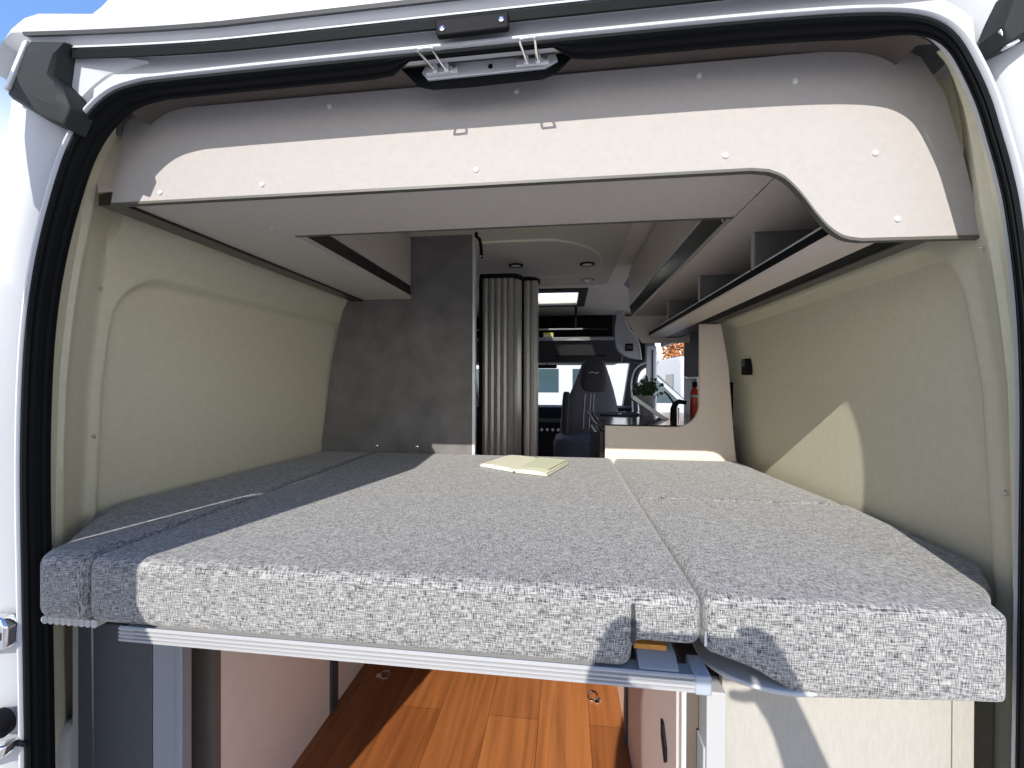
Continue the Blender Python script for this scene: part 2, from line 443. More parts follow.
# inner liner behind the header: flat underside above the valance
hl = B()
rows = []
for i in [i for i in range(len(AP)) if AP[i][1] > 2.335]:
    x, z = AP[i]
    rows.append([(x-APN[i][0]*.0, .03, z), (x*1.0, .06, z+.022), (x*1.005, .10, z+.026), (x*1.01, .16, z+.03)])
hl.loft(rows)
struct(hl.build('trim_5', M['brown'], smooth=True))

# side walls: pillar, proud border and recessed panel, all one pressed liner
def side_wall(sg, name, wtab, y_end, corner_y, corner_z, taper, rad):
    b = B(); rows = []
    half = [p for p in (AP if sg < 0 else AP[::-1]) if p[0]*sg > 0 and p[1] < 2.375]
    def ap(z):
        return abs(interp([(q[1], q[0]) for q in half], z))
    zs = [.66+(2.35-.66)*i/230 for i in range(231)]
    cols = [('p', t) for t in (0, .12, .3, .38, .44, .50, .56, .62, .70, .80, .9, 1.0)] + [('w', corner_y-.03+i*(y_end-corner_y+.03)/200) for i in range(1, 201)]
    y_p = corner_y-.03; y0_ = .035 if sg < 0 else .018
    for z in zs:
        row = []
        for kind, v in cols:
            wz = interp(wtab, z)
            if kind == 'p':
                x0 = ap(z)+.004; y = y0_+v*(y_p-y0_)
                x = x0+(wz-x0)*(v**.85)
                if .38 < v < .56: x -= .010
                y += 0.0
            else:
                y = v
                x = wz-taper*(y-y_p)/1.0
                # rounded recess
                dy = y-corner_y; dz = corner_z-z
                if dy < rad and dz < rad: d = rad-math.hypot(rad-dy, rad-dz)
                else: d = min(dy, dz)
                x += .040*sstep(0, .026, d)
                x -= .03*sstep(corner_z+.01, corner_z+.12, z)
            row.append((sg*x, y, z))
        rows.append(row)
    b.loft(rows)
    return struct(b.build(name, M['wall'], smooth=True))
side_wall(-1, 'wall_left', [(.6, 1.04), (1.4, 1.055), (1.8, 1.03), (2.0, 1.0), (2.1, .985), (2.26, .965), (2.36, .93)], 1.62, .27, 2.105, .055, .15)
side_wall(1, 'wall_right', [(.6, .98), (1.4, .985), (1.8, .96), (2.0, .925), (2.1, .91), (2.26, .90), (2.36, .88)], 1.50, .165, 2.075, -.005, .11)

for wl, pts_ in (('wall_left', ((-.952, .205, 2.03), (-.985, .215, 1.66))), ('wall_right', ((.905, .10, 2.03), (.925, .08, 1.62)))):
    w_ = bpy.data.objects[wl]
    for p_ in pts_:
        s_ = B(); s_.lathe([(.006, 0), (.005, -.003), (.002, -.004), (0, -.003)], p_, 'y', 12); s_.build('screw', M['chrome'], w_, smooth=True)

# outer skin: left whole, right with the open sliding door bay
ol = B(); ol.box(-1.15, -1.125, .3, 3.4, .45, 2.56)
struct(ol.build('wall_outer_left', M['body']))
orr = B()
orr.box(1.09, 1.12, .3, 2.15, .45, 1.58); orr.box(1.09, 1.12, .3, 1.45, 1.58, 1.84); orr.box(1.09, 1.12, .3, 2.15, 1.84, 2.56); orr.box(1.09, 1.12, 2.15, 3.45, 2.14, 2.56)
struct(orr.build('wall_outer_right', M['body']))
# inner lining of the kitchen bay between bed and sliding door, window left open
wk = B()
wk.box(.965, .985, 1.50, 2.16, .65, 1.57); wk.box(.965, .985, 1.50, 2.16, 1.84, 2.52); wk.box(.965, 1.09, 2.14, 2.17, 1.84, 2.52)
struct(wk.build('wall_kitchen', M['blind']))
struct(B().box(.965, 1.09, 2.14, 2.17, .65, 1.838).build('wall_kitchen_end', M['body']))
struct(B().box(1.0, 1.006, 1.46, 2.14, 1.57, 1.84).build('window_1', M['glass']))

# ------------------------------------------------------------------ bed cushions
def cushion(name, plan, z0, z1, label, r=.024, rv=.03, raise_fn=None):
    bm = bmesh.new()
    A = [bm.verts.new((x, y, z0)) for x, y in plan]; T = [bm.verts.new((x, y, z1)) for x, y in plan]
    n = len(plan)
    fb = bm.faces.new(A[::-1]); ft = bm.faces.new(T)
    for i in range(n): bm.faces.new((A[i], A[(i+1) % n], T[(i+1) % n], T[i]))
    if raise_fn:
        for v in A: v.co.z += raise_fn(v.co.x, v.co.y)
    b = B(); b.bm.free(); b.bm = bm
    o = b.build(name, M['fabric'], bevel=r, seg=5, keep_org=(0, 0, 0))
    md = o.modifiers['bevel']; md.angle_limit = math.radians(25)
    tag(o, label, 'cushion', 'bed cushions')
    return o
BY = 1.283
def cut(o, bx):
    t = B().box(*bx); me = bpy.data.meshes.new('cutter'); bmesh.ops.recalc_face_normals(t.bm, faces=t.bm.faces); t.bm.to_mesh(me)
    k = bpy.data.objects.new('cutter', me); COL.objects.link(k)
    o.modifiers.clear() if False else None
    bev = o.modifiers['bevel']; wdt, sg_ = bev.width, bev.segments; o.modifiers.remove(bev)
    md = o.modifiers.new('cut', 'BOOLEAN'); md.operation = 'DIFFERENCE'; md.solver = 'EXACT'; md.object = k
    dg = bpy.context.evaluated_depsgraph_get(); dg.update()
    nm = bpy.data.meshes.new_from_object(o.evaluated_get(dg)); o.modifiers.clear(); o.data = nm
    bpy.data.objects.remove(k)
    for p in nm.polygons: p.use_smooth = True
    md = o.modifiers.new('bevel', 'BEVEL'); md.width = wdt; md.segments = sg_; md.limit_method = 'ANGLE'; md.angle_limit = math.radians(25)
c_left = cushion('bed_cushion', [(-.737, .0), (-.845, .0), (-.866, .03), (-.872, .06), (-.985, .20), (-1.066, .33), (-1.040, .75), (-1.006, BY), (-.742, BY)], 1.320, MT,
        'narrow grey woven cushion along the left wall of the bed')
def rmain(x, y): return .040 if (x > .313 and y < .30) else 0
c_main = cushion('bed_cushion', [(.423, .0), (.421, .20), (.413, BY), (-.738, BY), (-.733, .0)], 1.322, MT,
        'wide central grey woven bed cushion with the book on it')
cut(c_main, (.312, .6, -.1, .13, 1.2, 1.367))
def rright(x, y): return .045*max(0, min(1, (.57-x)/.14)) if y < .10 else 0
c_right = cushion('bed_cushion', [(.427, .0), (.44, .0), (.50, .0), (.572, .0), (.858, .0), (.876, .05), (.93, .11), (.99, .20), (1.0, .598), (.419, .598), (.423, .3)], 1.318, MT,
        'grey woven cushion at the front right corner of the bed', raise_fn=rright)
c_far = cushion('bed_cushion', [(.4195, .602), (1.0, .602), (.975, .9), (.962, 1.28), (.4195, 1.28)], 1.305, MT,
        'small grey woven cushion at the far right against the kitchen panel')
# dark tube painted in for the shaded crease above the cushion notch
B().tube([(.312, -.0008, 1.372), (.3125, -.0013, 1.39), (.312, .001, 1.432), (.311, .010, 1.446)], [.0042, .0042, .0035, .001], 8).build('crease_shade_tube', M['crease_shade'], c_main, smooth=True)
B().tube([(.4255, -.0005, 1.375), (.4255, -.0015, 1.40)], .0022, 6).build('zip', M['chrome'], c_right, smooth=True)
rp_ = B()
for i in range(9):
    x = -.855+.0145*i
    rp_.lathe([(.0085, 0), (.0095, .10), (.0085, .2)], (x, .02, 1.312), 'y', 10)
o = rp_.build('ribbed_pad', M['white_plastic'], c_left, smooth=True); o['label'] = 'off-white ribbed pad under the cushion'

# ------------------------------------------------------------------ bed frame
bf = thing('bed_rail', 'pale aluminium bed rail with ribbed front below the central cushion', 'bed rail', (-.13, .03, 1.30))
rail = B()
prof = [(.035, 1.3255), (-.0015, 1.3255), (-.0015, 1.3325), (-.003, 1.3325), (-.006, 1.3305), (-.006, 1.328), (-.003, 1.327), (-.003, 1.3245), (-.006, 1.3235), (-.006, 1.3205), (-.003, 1.3195), (-.003, 1.317), (-.006, 1.316), (-.006, 1.3135), (-.003, 1.3125), (-.003, 1.3105), (-.006, 1.3095), (-.005, 1.305), (.035, 1.305)]
rail.prism([(y, z-.0058 if False else z) for y, z in prof], 'x', -.652, .408)
for v in rail.bm.verts: v.co.z -= .005
rl = rail.build('rail', M['alu_white'], bf)
gr = B()
for z in (1.3257, 1.3182, 1.3115): gr.box(-.62, .406, -.0042, -.0028, z-.0008, z+.0008)
for v in gr.bm.verts: v.co.z -= .005
gr.build('groove', M['groove'], bf)
ec = B(); ec.box(.408, .434, -.008, .05, 1.298, 1.329)
ec.build('end_cap', pbr('blue_grey_cap', (.36, .40, .45, 1), .4), bf, bevel=.003)['label'] = 'blue-grey plastic end cap'
dk = B(); dk.box(-.65, .40, .0355, 1.27, 1.301, 1.320); dk.build('deck_board', M['brown'], bf)
br_ = B(); br_.prism([(.002, 1.321), (.002, 1.3285), (.030, 1.343), (.08, 1.343), (.08, 1.321)], 'x', .322, .386)
br_.build('bracket', pbr('grey_bracket', (.27, .30, .33, 1), .5), bf, bevel=.002)['label'] = 'grey bracket at the notch of the cushion'
bl = B(); bl.box(.318, .372, .0305, .09, 1.3432, 1.3515); bl.build('plywood_block', M['orange'], bf)['label'] = 'orange plywood edge'

bb = thing('bed_board', 'light grey round-cornered board under the front right cushion', 'board', (.66, .3, 1.302))
pts = [(.80, .02), (.80, .58), (.438, .58), (.438, .09)]+[(.560-.12*math.cos(math.radians(a)), .08-.086*math.sin(math.radians(a))) for a in range(10, 91, 10)]+[(.585, -.003), (.64, .02)]
bd = B(); bd.prism(pts, 'z', 1.307, 1.3145); bd.build('panel', M['white_plastic'], bb, bevel=.003)

# ------------------------------------------------------------------ book
MT += .0015
bk = thing('book', 'open cream book lying on the far middle of the bed', 'book', (.03, 1.02, MT))
A, Bq, Cq, D = Vector((-.147, .985)), Vector((-.067, 1.20)), Vector((.215, 1.085)), Vector((.135, .835))
Ms = Vector((.005, .885)); Mf = (Bq+Cq)/2
def pp(v): return (v.x, v.y)
cv = B(); cv.prism([pp(A), pp(Ms), pp(Mf), pp(Bq)], 'z', MT+.001, MT+.004); cv.prism([pp(Ms), pp(D), pp(Cq), pp(Mf)], 'z', MT+.001, MT+.004)
cv.build('cover', M['paper'], bk)
def pages(P, Q, R_, S, h0, h1):
    b = B(); n = 8; rows = []
    for i in range(n+1):
        t = i/n; a = P.lerp(Q, t); c = S.lerp(R_, t); h = MT+.004+h0+(h1-h0)*math.sin(math.pi*min(1, t*1.0))**.5 if 0 < t < 1 else MT+.004+h0
        rows.append([(a.x, a.y, MT+.004), (a.x, a.y, h), (c.x, c.y, h), (c.x, c.y, MT+.004)])
    b.loft(rows)
    b.quad(*[rows[0][k] for k in range(4)]); b.quad(*[rows[-1][k] for k in range(4)])
    return b
pages(A.lerp(Ms, .03), Ms, Mf, Bq.lerp(Mf, .03), .007, .012).build('left_pages', M['paper'], bk)
pages(Ms, D.lerp(Ms, .03), Cq.lerp(Mf, .03), Mf, .007, .012).build('right_pages', M['paper'], bk)
pg = B(); k0 = Ms.lerp(D, .10)+Vector((.01, .03)); k1 = D.lerp(Ms, .06)+Vector((.01, .04)); k2 = Cq.lerp(Mf, .06); k3 = Mf.lerp(Cq, .10)
pg.prism([pp(k0), pp(k1), pp(k2), pp(k3)], 'z', MT+.0165, MT+.0172); pg.build('page', M['paper_green'], bk)['label'] = 'pale green top page'
B().tube([(Ms.x, Ms.y-.002, MT+.004), (Ms.x+.002, Ms.y-.008, MT+.003)], .004, 8).build('bookmark', M['brown'], bk)

MT -= .0015
# ------------------------------------------------------------------ valance and rear overhead
vy0, vy1 = .112, .124
low = [(-.832, 2.206), (.545, 2.203)]+catmull([(.575, 2.199), (.603, 2.185), (.632, 2.153), (.660, 2.113), (.683, 2.086), (.706, 2.070), (.735, 2.064)], 4)+[(.930, 2.062)]
vt = [(.900, 2.20), (.868, 2.320), (.83, 2.385), (.79, 2.41), (-.72, 2.41), (-.776, 2.40), (-.797, 2.385), (-.816, 2.30)]
def nearer(P): return [(.2+(x-.2)*.979, 1.8+(z-1.8)*.979) for x, z in P]
low = nearer(low); vt = nearer(vt)
va = thing('valance_panel', 'long pale grey valance board with a curved dip across the rear opening', 'valance', (0, .139, 2.06))
vb = B(); vb.prism(low+vt, 'y', vy0, vy1); vb.build('board', M['board'], va)
ed = B()
rows = [[(x, vy0-.001, z-.0045), (x, vy0-.001, z+.001), (x, vy1, z+.001), (x, vy1, z-.0045)] for x, z in low]
rows = [r+[r[0]] for r in rows]
ed.loft(rows); ed.build('edge_band', M['edge'], va)
for x, z in ((-.705, 2.224), (-.456, 2.228), (.018, 2.232), (.498, 2.230), (.756, 2.218), (.793, 2.097), (.10, 2.385), (-.30, 2.385), (.45, 2.385), (.62, 2.36)):
    (x, z), = nearer([(x, z)])
    s_ = B(); s_.lathe([(.0055, vy0-vy0), (.0050, -.0022), (.003, -.003), (.0, -.0032)], (x, vy0, z), 'y', 14); s_.build('screw_cap', M['screw'], va, smooth=True)

sh = thing('overhead_shelf_board', 'greige soffit board right behind the valance', 'shelf', (.02, .266, 2.208))
s_ = B(); s_.box(-.553, .608, (.1245), .385, 2.208, 2.224); s_.build('board', M['soffit'], sh)
s_ = B(); s_.box(-.553, .608, .3852, .389, 2.205, 2.226); s_.build('edge_band', M['edge'], sh)
for x, y in ((.018, .19), (.025, .26)):
    s_ = B(); s_.lathe([(.005, 0), (.0045, -.002), (0, -.0025)], (x, y, 2.208), 'z', 12); s_.build('screw_cap', M['screw'], sh, smooth=True)

# left overhead cabinet
lc = thing('overhead_cabinet', 'left overhead cabinet above the beige wall beside the dark partition', 'cabinet', (-.7, .7, 2.208), 'overhead cabinets')
b = B(); b.box(-.800, -.5535, .1245, 1.288, 2.208, 2.224); b.box(-.84, -.80, 1.10, 1.288, 2.208, 2.224); b.box(-.80, -.575, 1.272, 1.288, 2.224, 2.52); b.box(-.86, -.80, .1245, 1.288, 2.23, 2.52); b.build('carcass', M['soffit'], lc)
b = B(); b.box(-.858, -.8005, .1245, 1.287, 2.200, 2.226); b.build('back_strip', M['rail'], lc)['label'] = 'dark strip standing in for the shaded gap along the wall'  # dark strip imitates the shade in the gap between cabinet and wall
b = B(); b.prism([(-.5545, 2.2245), (-.5575, 2.272), (-.60, 2.272), (-.60, 2.2245)], 'y', .392, 1.287); b.build('grip_rail', M['rail'], lc)['label'] = 'dark recessed grip rail'
b = B(); b.box(-.574, -.556, .392, 1.250, 2.277, 2.505); d_ = b.build('door', M['soffit'], lc, bevel=.002)
b = B(); b.box(-.5745, -.5545, .392, 1.250, 2.2725, 2.2768); b.build('edge_strip', M['alu'], d_)
b = B(); b.box(-.574, -.556, 1.252, 1.287, 2.2725, 2.505); b.build('end_strip', M['soffit'], lc)
for y in (.22, .32):
    for dx in (-.010, .010):
        s_ = B(); s_.lathe([(.004, 0), (.0035, -.002), (0, -.0025)], (-.565+dx, y, 2.208), 'z', 10); s_.build('screw_cap', M['screw'], lc, smooth=True)
b = B(); b.box(-.5570, -.5530, .415, .420, 2.2246, 2.271); b.build('bracket', M['white_plastic'], lc)

# right overhead cabinet
rc = thing('overhead_cabinet', 'long right overhead cabinet above the open divided shelf', 'cabinet', (.76, 1.0, 2.208), 'overhead cabinets')
b = B(); b.box(.612, .895, .1245, 2.035, 2.208, 2.224); b.box(.63, .895, 2.018, 2.035, 2.224, 2.52); b.build('carcass', M['soffit'], rc)
b = B(); b.prism([(.611, 2.2245), (.597, 2.280), (.65, 2.280), (.65, 2.2245)], 'y', .392, 2.03); b.build('grip_rail', M['smoke_rail'], rc)['label'] = 'smoky metal grip rail'
for y0, y1 in ((.392, 1.18), (1.186, 2.03)):
    b = B(); b.box(.594, .614, y0, y1, 2.284, 2.505); d_ = b.build('door', M['soffit'], rc, bevel=.002)
    b = B(); b.box(.592, .615, y0, y1, 2.2802, 2.2838); b.build('edge_strip', M['alu'], d_)
b = B(); b.prism([(.608, 2.2246), (.594, 2.280), (.599, 2.280), (.613, 2.2246)], 'y', .46, .465); b.build('bracket', M['white_plastic'], rc)
for y in (.20, .31):
    for dx in (-.012, .012):
        s_ = B(); s_.lathe([(.004, 0), (.0035, -.002), (0, -.0025)], (.625+dx, y, 2.208), 'z', 10); s_.build('screw_cap', M['screw'], rc, smooth=True)

os_ = thing('open_shelf', 'pale open shelf with dividers hanging below the right overhead cabinet', 'shelf', (.78, 1.0, 2.07))
b = B(); b.box(.690, .792, .1245, 1.95, 2.072, 2.080); b.build('shelf_board', pbr('shelf_board_laminate', (.80, .70, .62, 1), .45, var=.02, scale=50), os_)
b = B(); b.box(.700, .704, .1245, 1.95, 2.0805, 2.110); b.build('front_strip', M['black'], os_)['label'] = 'black strip standing in for the shaded gap above the shelf front'  # black strip paints the shade of the open gap over the board
b = B(); b.box(.7922, .846, .1245, 1.30, 2.076, 2.10); b.build('lamp_channel', M['black'], os_)['label'] = 'black channel behind the board'
b = B(); b.box(.8462, .885, .1245, 1.95, 2.072, 2.086); b.box(.7922, .846, 1.302, 1.95, 2.072, 2.086); b.build('back_strip', M['edge'], os_)
b = B(); b.box(.880, .895, .1245, 1.95, 2.0865, 2.207); b.build('back_panel', M['partition'], os_)
b = B(); b.box(.70, .88, .1245, .128, 2.0865, 2.207); b.build('end_panel', M['partition'], os_)
b = B(); b.prism([(.565, 2.2075), (.575, 2.17), (.622, 2.10), (.662, 2.042), (.94, 2.042), (.94, 2.2075)], 'y', 1.951, 1.966); b.build('far_end_panel', M['soffit'], os_)
for y in (.50, .97, 1.47):
    b = B(); b.box(.7055, .880, y, y+.014, 2.0865, 2.207); d_ = b.build('divider', M['partition'], os_)
    b = B(); b.box(.7005, .7048, y, y+.014, 2.0865, 2.207); b.build('edge_strip', M['alu_white'], d_)
for y0, y1 in ((.15, .50), (.514, .97), (.984, 1.47), (1.484, 1.95)):
    B().tube([(.6975, y0, 2.106), (.6975, y1, 2.106)], .0022, 8).build('guard_bar', M['alu'], os_, smooth=True)

# ------------------------------------------------------------------ partition, shower doors
pt = thing('bathroom_partition', 'dark grey stone-look partition panel behind the left half of the bed', 'partition', (-.65, 1.30, FZ))
b = B(); b.prism([(-1.04, FZ), (-.247, FZ), (-.247, 2.515), (-.86, 2.515), (-.90, 2.2), (-.97, 1.9), (-1.02, 1.5)], 'y', 1.29, 1.312); b.build('panel', M['partition'], pt)
b = B(); b.box(-.247, -.232, 1.285, 1.314, FZ, 2.515); b.build('edge_profile', M['alu'], pt, bevel=.002)['label'] = 'light aluminium edge profile'
for x in (-.729, -.523):
    s_ = B(); s_.lathe([(.009, 0), (.008, -.004), (.004, -.006), (0, -.006)], (x, 1.29, 1.482), 'y', 16); s_.build('screw', M['chrome'], pt, smooth=True)

def tambour(x0, x1, y, ztop, label, curve):
    t = thing('tambour_door', label, 'door', ((x0+x1)/2, y, FZ), 'tambour shower doors')
    P = []
    n = max(2, round((x1-x0)/.036)); w = (x1-x0)/n
    for i in range(n):
        xa = x0+i*w
        for u, dy in ((0.0, .014), (.10, .002), (.5, -.003), (.90, .002)):
            xx = xa+u*w; off = 0
            if curve and xx > x1-.06: off = .07*((xx-(x1-.06))/.06)**2
            P.append((xx, y+dy+off))
    P.append((x1, y+(.07 if curve else .006)))
    back = [(x1, y+.095), (x0, y+.045)]
    b = B(); b.prism(P+back, 'z', FZ+.005, ztop); b.build('slats', M['tambour'], t)
    b = B(); b.prism([(x0-.012, y-.012), (x1-.05, y-.012), (x1-.015, y+.0), (x1+.008, y+.05), (x1+.008, y+.11), (x0-.012, y+.06)], 'z', ztop, ztop+.022); b.build('top_guide', M['black'], t)
    b = B(); b.box(x0-.016, x0-.001, y-.008, y+.05, FZ+.005, ztop); b.build('end_strip', M['black'], t)  # black strip stands in for the shaded gap beside the door
    return t
tambour(-.272, -.055, 1.65, 2.388, 'taller silver ribbed tambour door next to the dark partition', True)
tambour(-.050, .034, 1.79, 2.402, 'narrower silver ribbed tambour door just right of the taller one', False)

# dark hook at the partition top
hk = B(); hk.tube([(-.225, 1.27, 2.515), (-.222, 1.255, 2.49), (-.205, 1.25, 2.475), (-.197, 1.25, 2.43), (-.197, 1.25, 2.385)], .008, 10, flat=.6)
hh = thing('cabin_hook', 'black curved bar hanging from the ceiling at the partition corner', 'hook', (-.21, 1.255, 2.38))
hk.build('bar', M['black'], hh, smooth=True)
s_ = B(); s_.lathe([(.005, 0), (.004, -.003), (0, -.003)], (-.197, 1.243, 2.392), 'y', 10); s_.build('screw', M['chrome'], hh, smooth=True)

# ------------------------------------------------------------------ ceiling plate with oval bead and lamps
cp = thing('ceiling_panel', 'grey round-cornered ceiling board with an oval bead over the aisle', 'ceiling panel', (-.1, 1.4, 2.515))
pts = [(-.86, .40), (.500, .40), (.500, 2.33)]+arc(.42, 2.35, .08, 0, 90, 6)+[(-.86, 2.43)]
b = B(); b.prism(pts, 'z', 2.512, 2.534); b.build('board', M['ceil_dark'], cp, bevel=.004)
ov = [(-.60, 1.40), (-.236, 1.395), (-.03, 1.395), (.15, 1.405), (.28, 1.50), (.37, 1.64), (.405, 1.80), (.375, 1.96), (.27, 2.09), (.09, 2.13), (-.09, 2.13), (-.60, 2.13)]
ov = catmull(ov, 4)
b = B(); b.tube([(x, y, 2.509) for x, y in ov], .008, 8); b.build('oval_bead', M['cream'], cp, smooth=True)['label'] = 'cream oval bead'
b = B(); b.prism(ov, 'z', 2.505, 2.5118); b.build('inset_panel', M['soffit'], cp)
for x, y, lb in ((-.10, 1.82, 'round ceiling lamp inside the oval bead next to the tambour door'), (.325, 1.84, 'round ceiling lamp inside the tip of the oval bead'), (.345, 2.25, 'round ceiling lamp beyond the oval bead near the skylight')):
    zc = 2.505 if y < 2 else 2.512
    t = thing('ceiling_lamp', lb, 'lamp', (x, y, zc-.008), 'ceiling lamps')
    b = B(); b.lathe([(.045, 0), (.044, -.006), (.034, -.008), (.032, -.003), (.032, 0)], (x, y, zc), 'z', 28); b.build('ring', M['black'] if y < 2 else M['chrome'], t, smooth=True)
    b = B(); b.lathe([(.0315, -.001), (.03, -.005), (0.0, -.006)], (x, y, zc), 'z', 28); b.build('lens', M['lamp'], t, smooth=True)
# skylight
b = B()
b.loft([[(x, y, z) for x, z in ((-.07, 2.53), (-.05, 2.60), (.115, 2.63), (.28, 2.60), (.30, 2.53))] for y in (2.70, 2.78, 3.0, 3.17, 3.25)])
struct(b.build('window_2', M['skylight'], smooth=True))
b = B()
for x0, x1, y0, y1 in ((-.16, .37, 2.62, 2.70), (-.16, .37, 3.25, 3.33), (-.16, -.07, 2.70, 3.25), (.30, .37, 2.70, 3.25)): b.box(x0, x1, y0, y1, 2.515, 2.536)
struct(b.build('trim_6', M['dark'], bevel=.004))

# ------------------------------------------------------------------ kitchen
ku = thing('kitchen_unit', 'kitchen unit with a sand side panel and dark worktop at the foot of the bed', 'kitchen unit', (.68, 1.7, FZ))
P = [(.383, FZ), (.383, 1.600), (.695, 1.598)]+arc(.695, 1.704, .106, -90, 0, 8)+[(.801, 2.066), (.893, 2.066), (.925, 1.88), (.950, 1.55), (.962, 1.44), (.962, FZ)]
b = B(); b.prism(P, 'y', 1.295, 1.315); b.build('side_panel', M['kitchen'], ku, bevel=.002)
b = B(); b.box(.375, .96, 1.316, 2.22, 1.586, 1.604); b.box(.345, .375, 1.33, 2.22, 1.590, 1.604); b.build('worktop', M['counter'], ku, bevel=.003)
b = B(); b.box(.345, .349, 1.33, 2.22, 1.6042, 1.607); b.build('worktop_trim', M['alu'], ku)
b = B(); b.box(.383, .96, 1.316, 2.2, FZ+.08, 1.585); b.build('carcass', M['dark'], ku)
for z0, z1 in ((.80, 1.05), (1.06, 1.31), (1.32, 1.57)):
    b = B(); b.box(.362, .3825, 1.34, 2.18, z0, z1); d_ = b.build('drawer', M['rail'], ku, bevel=.003)
    B().tube([(.357, 1.6, z1-.03), (.357, 1.9, z1-.03)], .005, 8).build('handle', M['alu'], d_, smooth=True)

hob = thing('sink', 'round sink bowl rim in the blue of the seat reflection on the dark worktop', 'sink', (.52, 1.95, 1.604))
b = B(); b.lathe([(.115, 0.0005), (.12, .006), (.112, .010), (.105, .004), (.05, .002), (0, .002)], (.53, 1.95, 1.604), 'z', 32); b.build('bowl', M['seat_blue'], hob, smooth=True)  # bowl blue imitates the seat reflected in the glossy worktop
b = B(); b.lathe([(.012, .003), (.012, .006), (0, .006)], (.53, 1.95, 1.604), 'z', 14); b.build('drain', M['chrome'], hob, smooth=True)

gl = thing('folding_glass_cover', 'propped dark glass lid with a bright chrome edge beside the plant', 'lid', (.66, 1.62, 1.604))
b = B(); b.prism([(.566, 1.705), (.735, 1.6055), (.752, 1.6055), (.575, 1.716)], 'y', 1.6555, 1.82); b.build('pane', M['counter'], gl, bevel=.001)
b = B(); b.prism([(.553, 1.715), (.712, 1.6045), (.748, 1.6045), (.566, 1.732)], 'y', 1.635, 1.655); b.build('edge_strip', M['alu'], gl, bevel=.002)['label'] = 'bright chrome edge strip'

fc = thing('kitchen_faucet', 'black and chrome kitchen faucet at the notch of the sand panel', 'faucet', (.785, 1.60, 1.604))
B().tube([(.762, 1.60, 1.6045), (.762, 1.60, 1.66), (.77, 1.60, 1.688), (.79, 1.60, 1.702), (.825, 1.60, 1.696)], [.017, .016, .015, .013, .011], 14).build('spout', M['black'], fc, smooth=True)
B().tube([(.78, 1.585, 1.6045), (.78, 1.585, 1.672)], .009, 12).build('stem', M['chrome'], fc, smooth=True)
B().tube([(.765, 1.60, 1.69), (.735, 1.60, 1.735), (.715, 1.60, 1.755)], .0045, 8).build('lever', M['black'], fc, smooth=True)

pl = thing('potted_plant', 'small bushy green plant in a grey pot on the dark worktop', 'plant', (.68, 1.92, 1.604))
b = B(); b.lathe([(.040, .0005), (.042, .004), (.046, .05), (.047, .052), (.049, .10), (.051, .102), (.052, .12), (.047, .12), (.045, .105), (0, .105)], (.685, 1.92, 1.604), 'z', 28); b.build('pot', M['pot'], pl, smooth=True)
b = B(); b.lathe([(.044, 0), (0, .006)], (.685, 1.92, 1.709), 'z', 20); b.build('soil', M['soil'], pl)
st = B(); lf = B()
for i in range(70):
    a = random.uniform(0, 2*math.pi); rr = random.uniform(.01, .095)*(.6+.4*abs(math.cos(a))); h = random.uniform(.02, .105)*(1.15-rr*4.5)
    tip = Vector((.685+rr*math.cos(a), 1.92+rr*.8*math.sin(a), 1.722+max(h, .0)))
    base = Vector((.685+.02*math.cos(a), 1.92+.02*math.sin(a), 1.712))
    st.tube([base, base.lerp(tip, .5)+Vector((0, 0, .008)), tip], .0012, 5)
    for j in range(5):
        c = base.lerp(tip, random.uniform(.45, 1.05))+Vector((random.uniform(-.008, .008), random.uniform(-.008, .008), random.uniform(-.004, .008)))
        d = Vector((random.uniform(-1, 1), random.uniform(-1, 1), random.uniform(-.3, .7))).normalized()
        sdv = d.orthogonal().normalized(); sdv.rotate(Matrix.Rotation(random.uniform(0, 6), 3, d))
        L_, W_ = random.uniform(.020, .032), random.uniform(.007, .012)
        nn = d.cross(sdv)*.003
        v = [c-d*L_*.5, c+sdv*W_+nn, c+d*L_*.5, c-sdv*W_+nn]
        vs = [lf.bm.verts.new(q) for q in v]; lf.bm.faces.new((vs[0], vs[1], vs[2])); lf.bm.faces.new((vs[0], vs[2], vs[3]))
st.build('stems', M['leaf'], pl); lf.build('foliage', M['leaf'], pl, solid=.0006)

bo = thing('bottle', 'red-brown bottle with a dark cap behind the notch of the sand panel', 'bottle', (.915, 1.75, 1.604))
b = B(); b.lathe([(.024, .0005), (.026, .006), (.026, .135), (.020, .155), (.012, .165), (.012, .172), (0, .172)], (.912, 1.75, 1.604), 'z', 22); b.build('body', M['red'], bo, smooth=True)
b = B(); b.lathe([(.0125, .1725), (.0135, .174), (.0135, .20), (0, .202)], (.912, 1.75, 1.604), 'z', 18); b.build('cap', M['black'], bo, smooth=True)
b = B(); b.lathe([(.0264, .115), (.0268, .116), (.0268, .128), (.0264, .129)], (.912, 1.75, 1.604), 'z', 22); b.build('band', M['white_plastic'], bo, smooth=True)

# window blind and outside light behind the kitchen panel
bn = thing('window_blind', 'dark grey blind panel over the kitchen window behind the sand panel', 'blind', (.955, 1.95, 1.83))
b = B(); b.prism([(1.52, 1.835), (2.06, 1.835), (2.13, 2.07), (1.52, 2.07)], 'x', .953, .962); b.build('panel', M['blind'], bn, bevel=.002)
b = B(); b.box(.951, .964, 1.52, 2.07, 1.826, 1.835); b.build('bottom_bar', M['alu'], bn)

sk = thing('power_socket', 'small black socket on the right beige wall near the kitchen panel', 'socket', (.98, 1.24, 1.835))
b = B(); b.box(.966, .995, 1.215, 1.265, 1.835, 1.905); b.build('housing', M['black'], sk, bevel=.004)
b = B(); b.box(.9625, .967, 1.222, 1.258, 1.872, 1.90); b.build('flap', M['dark'], sk, bevel=.002)

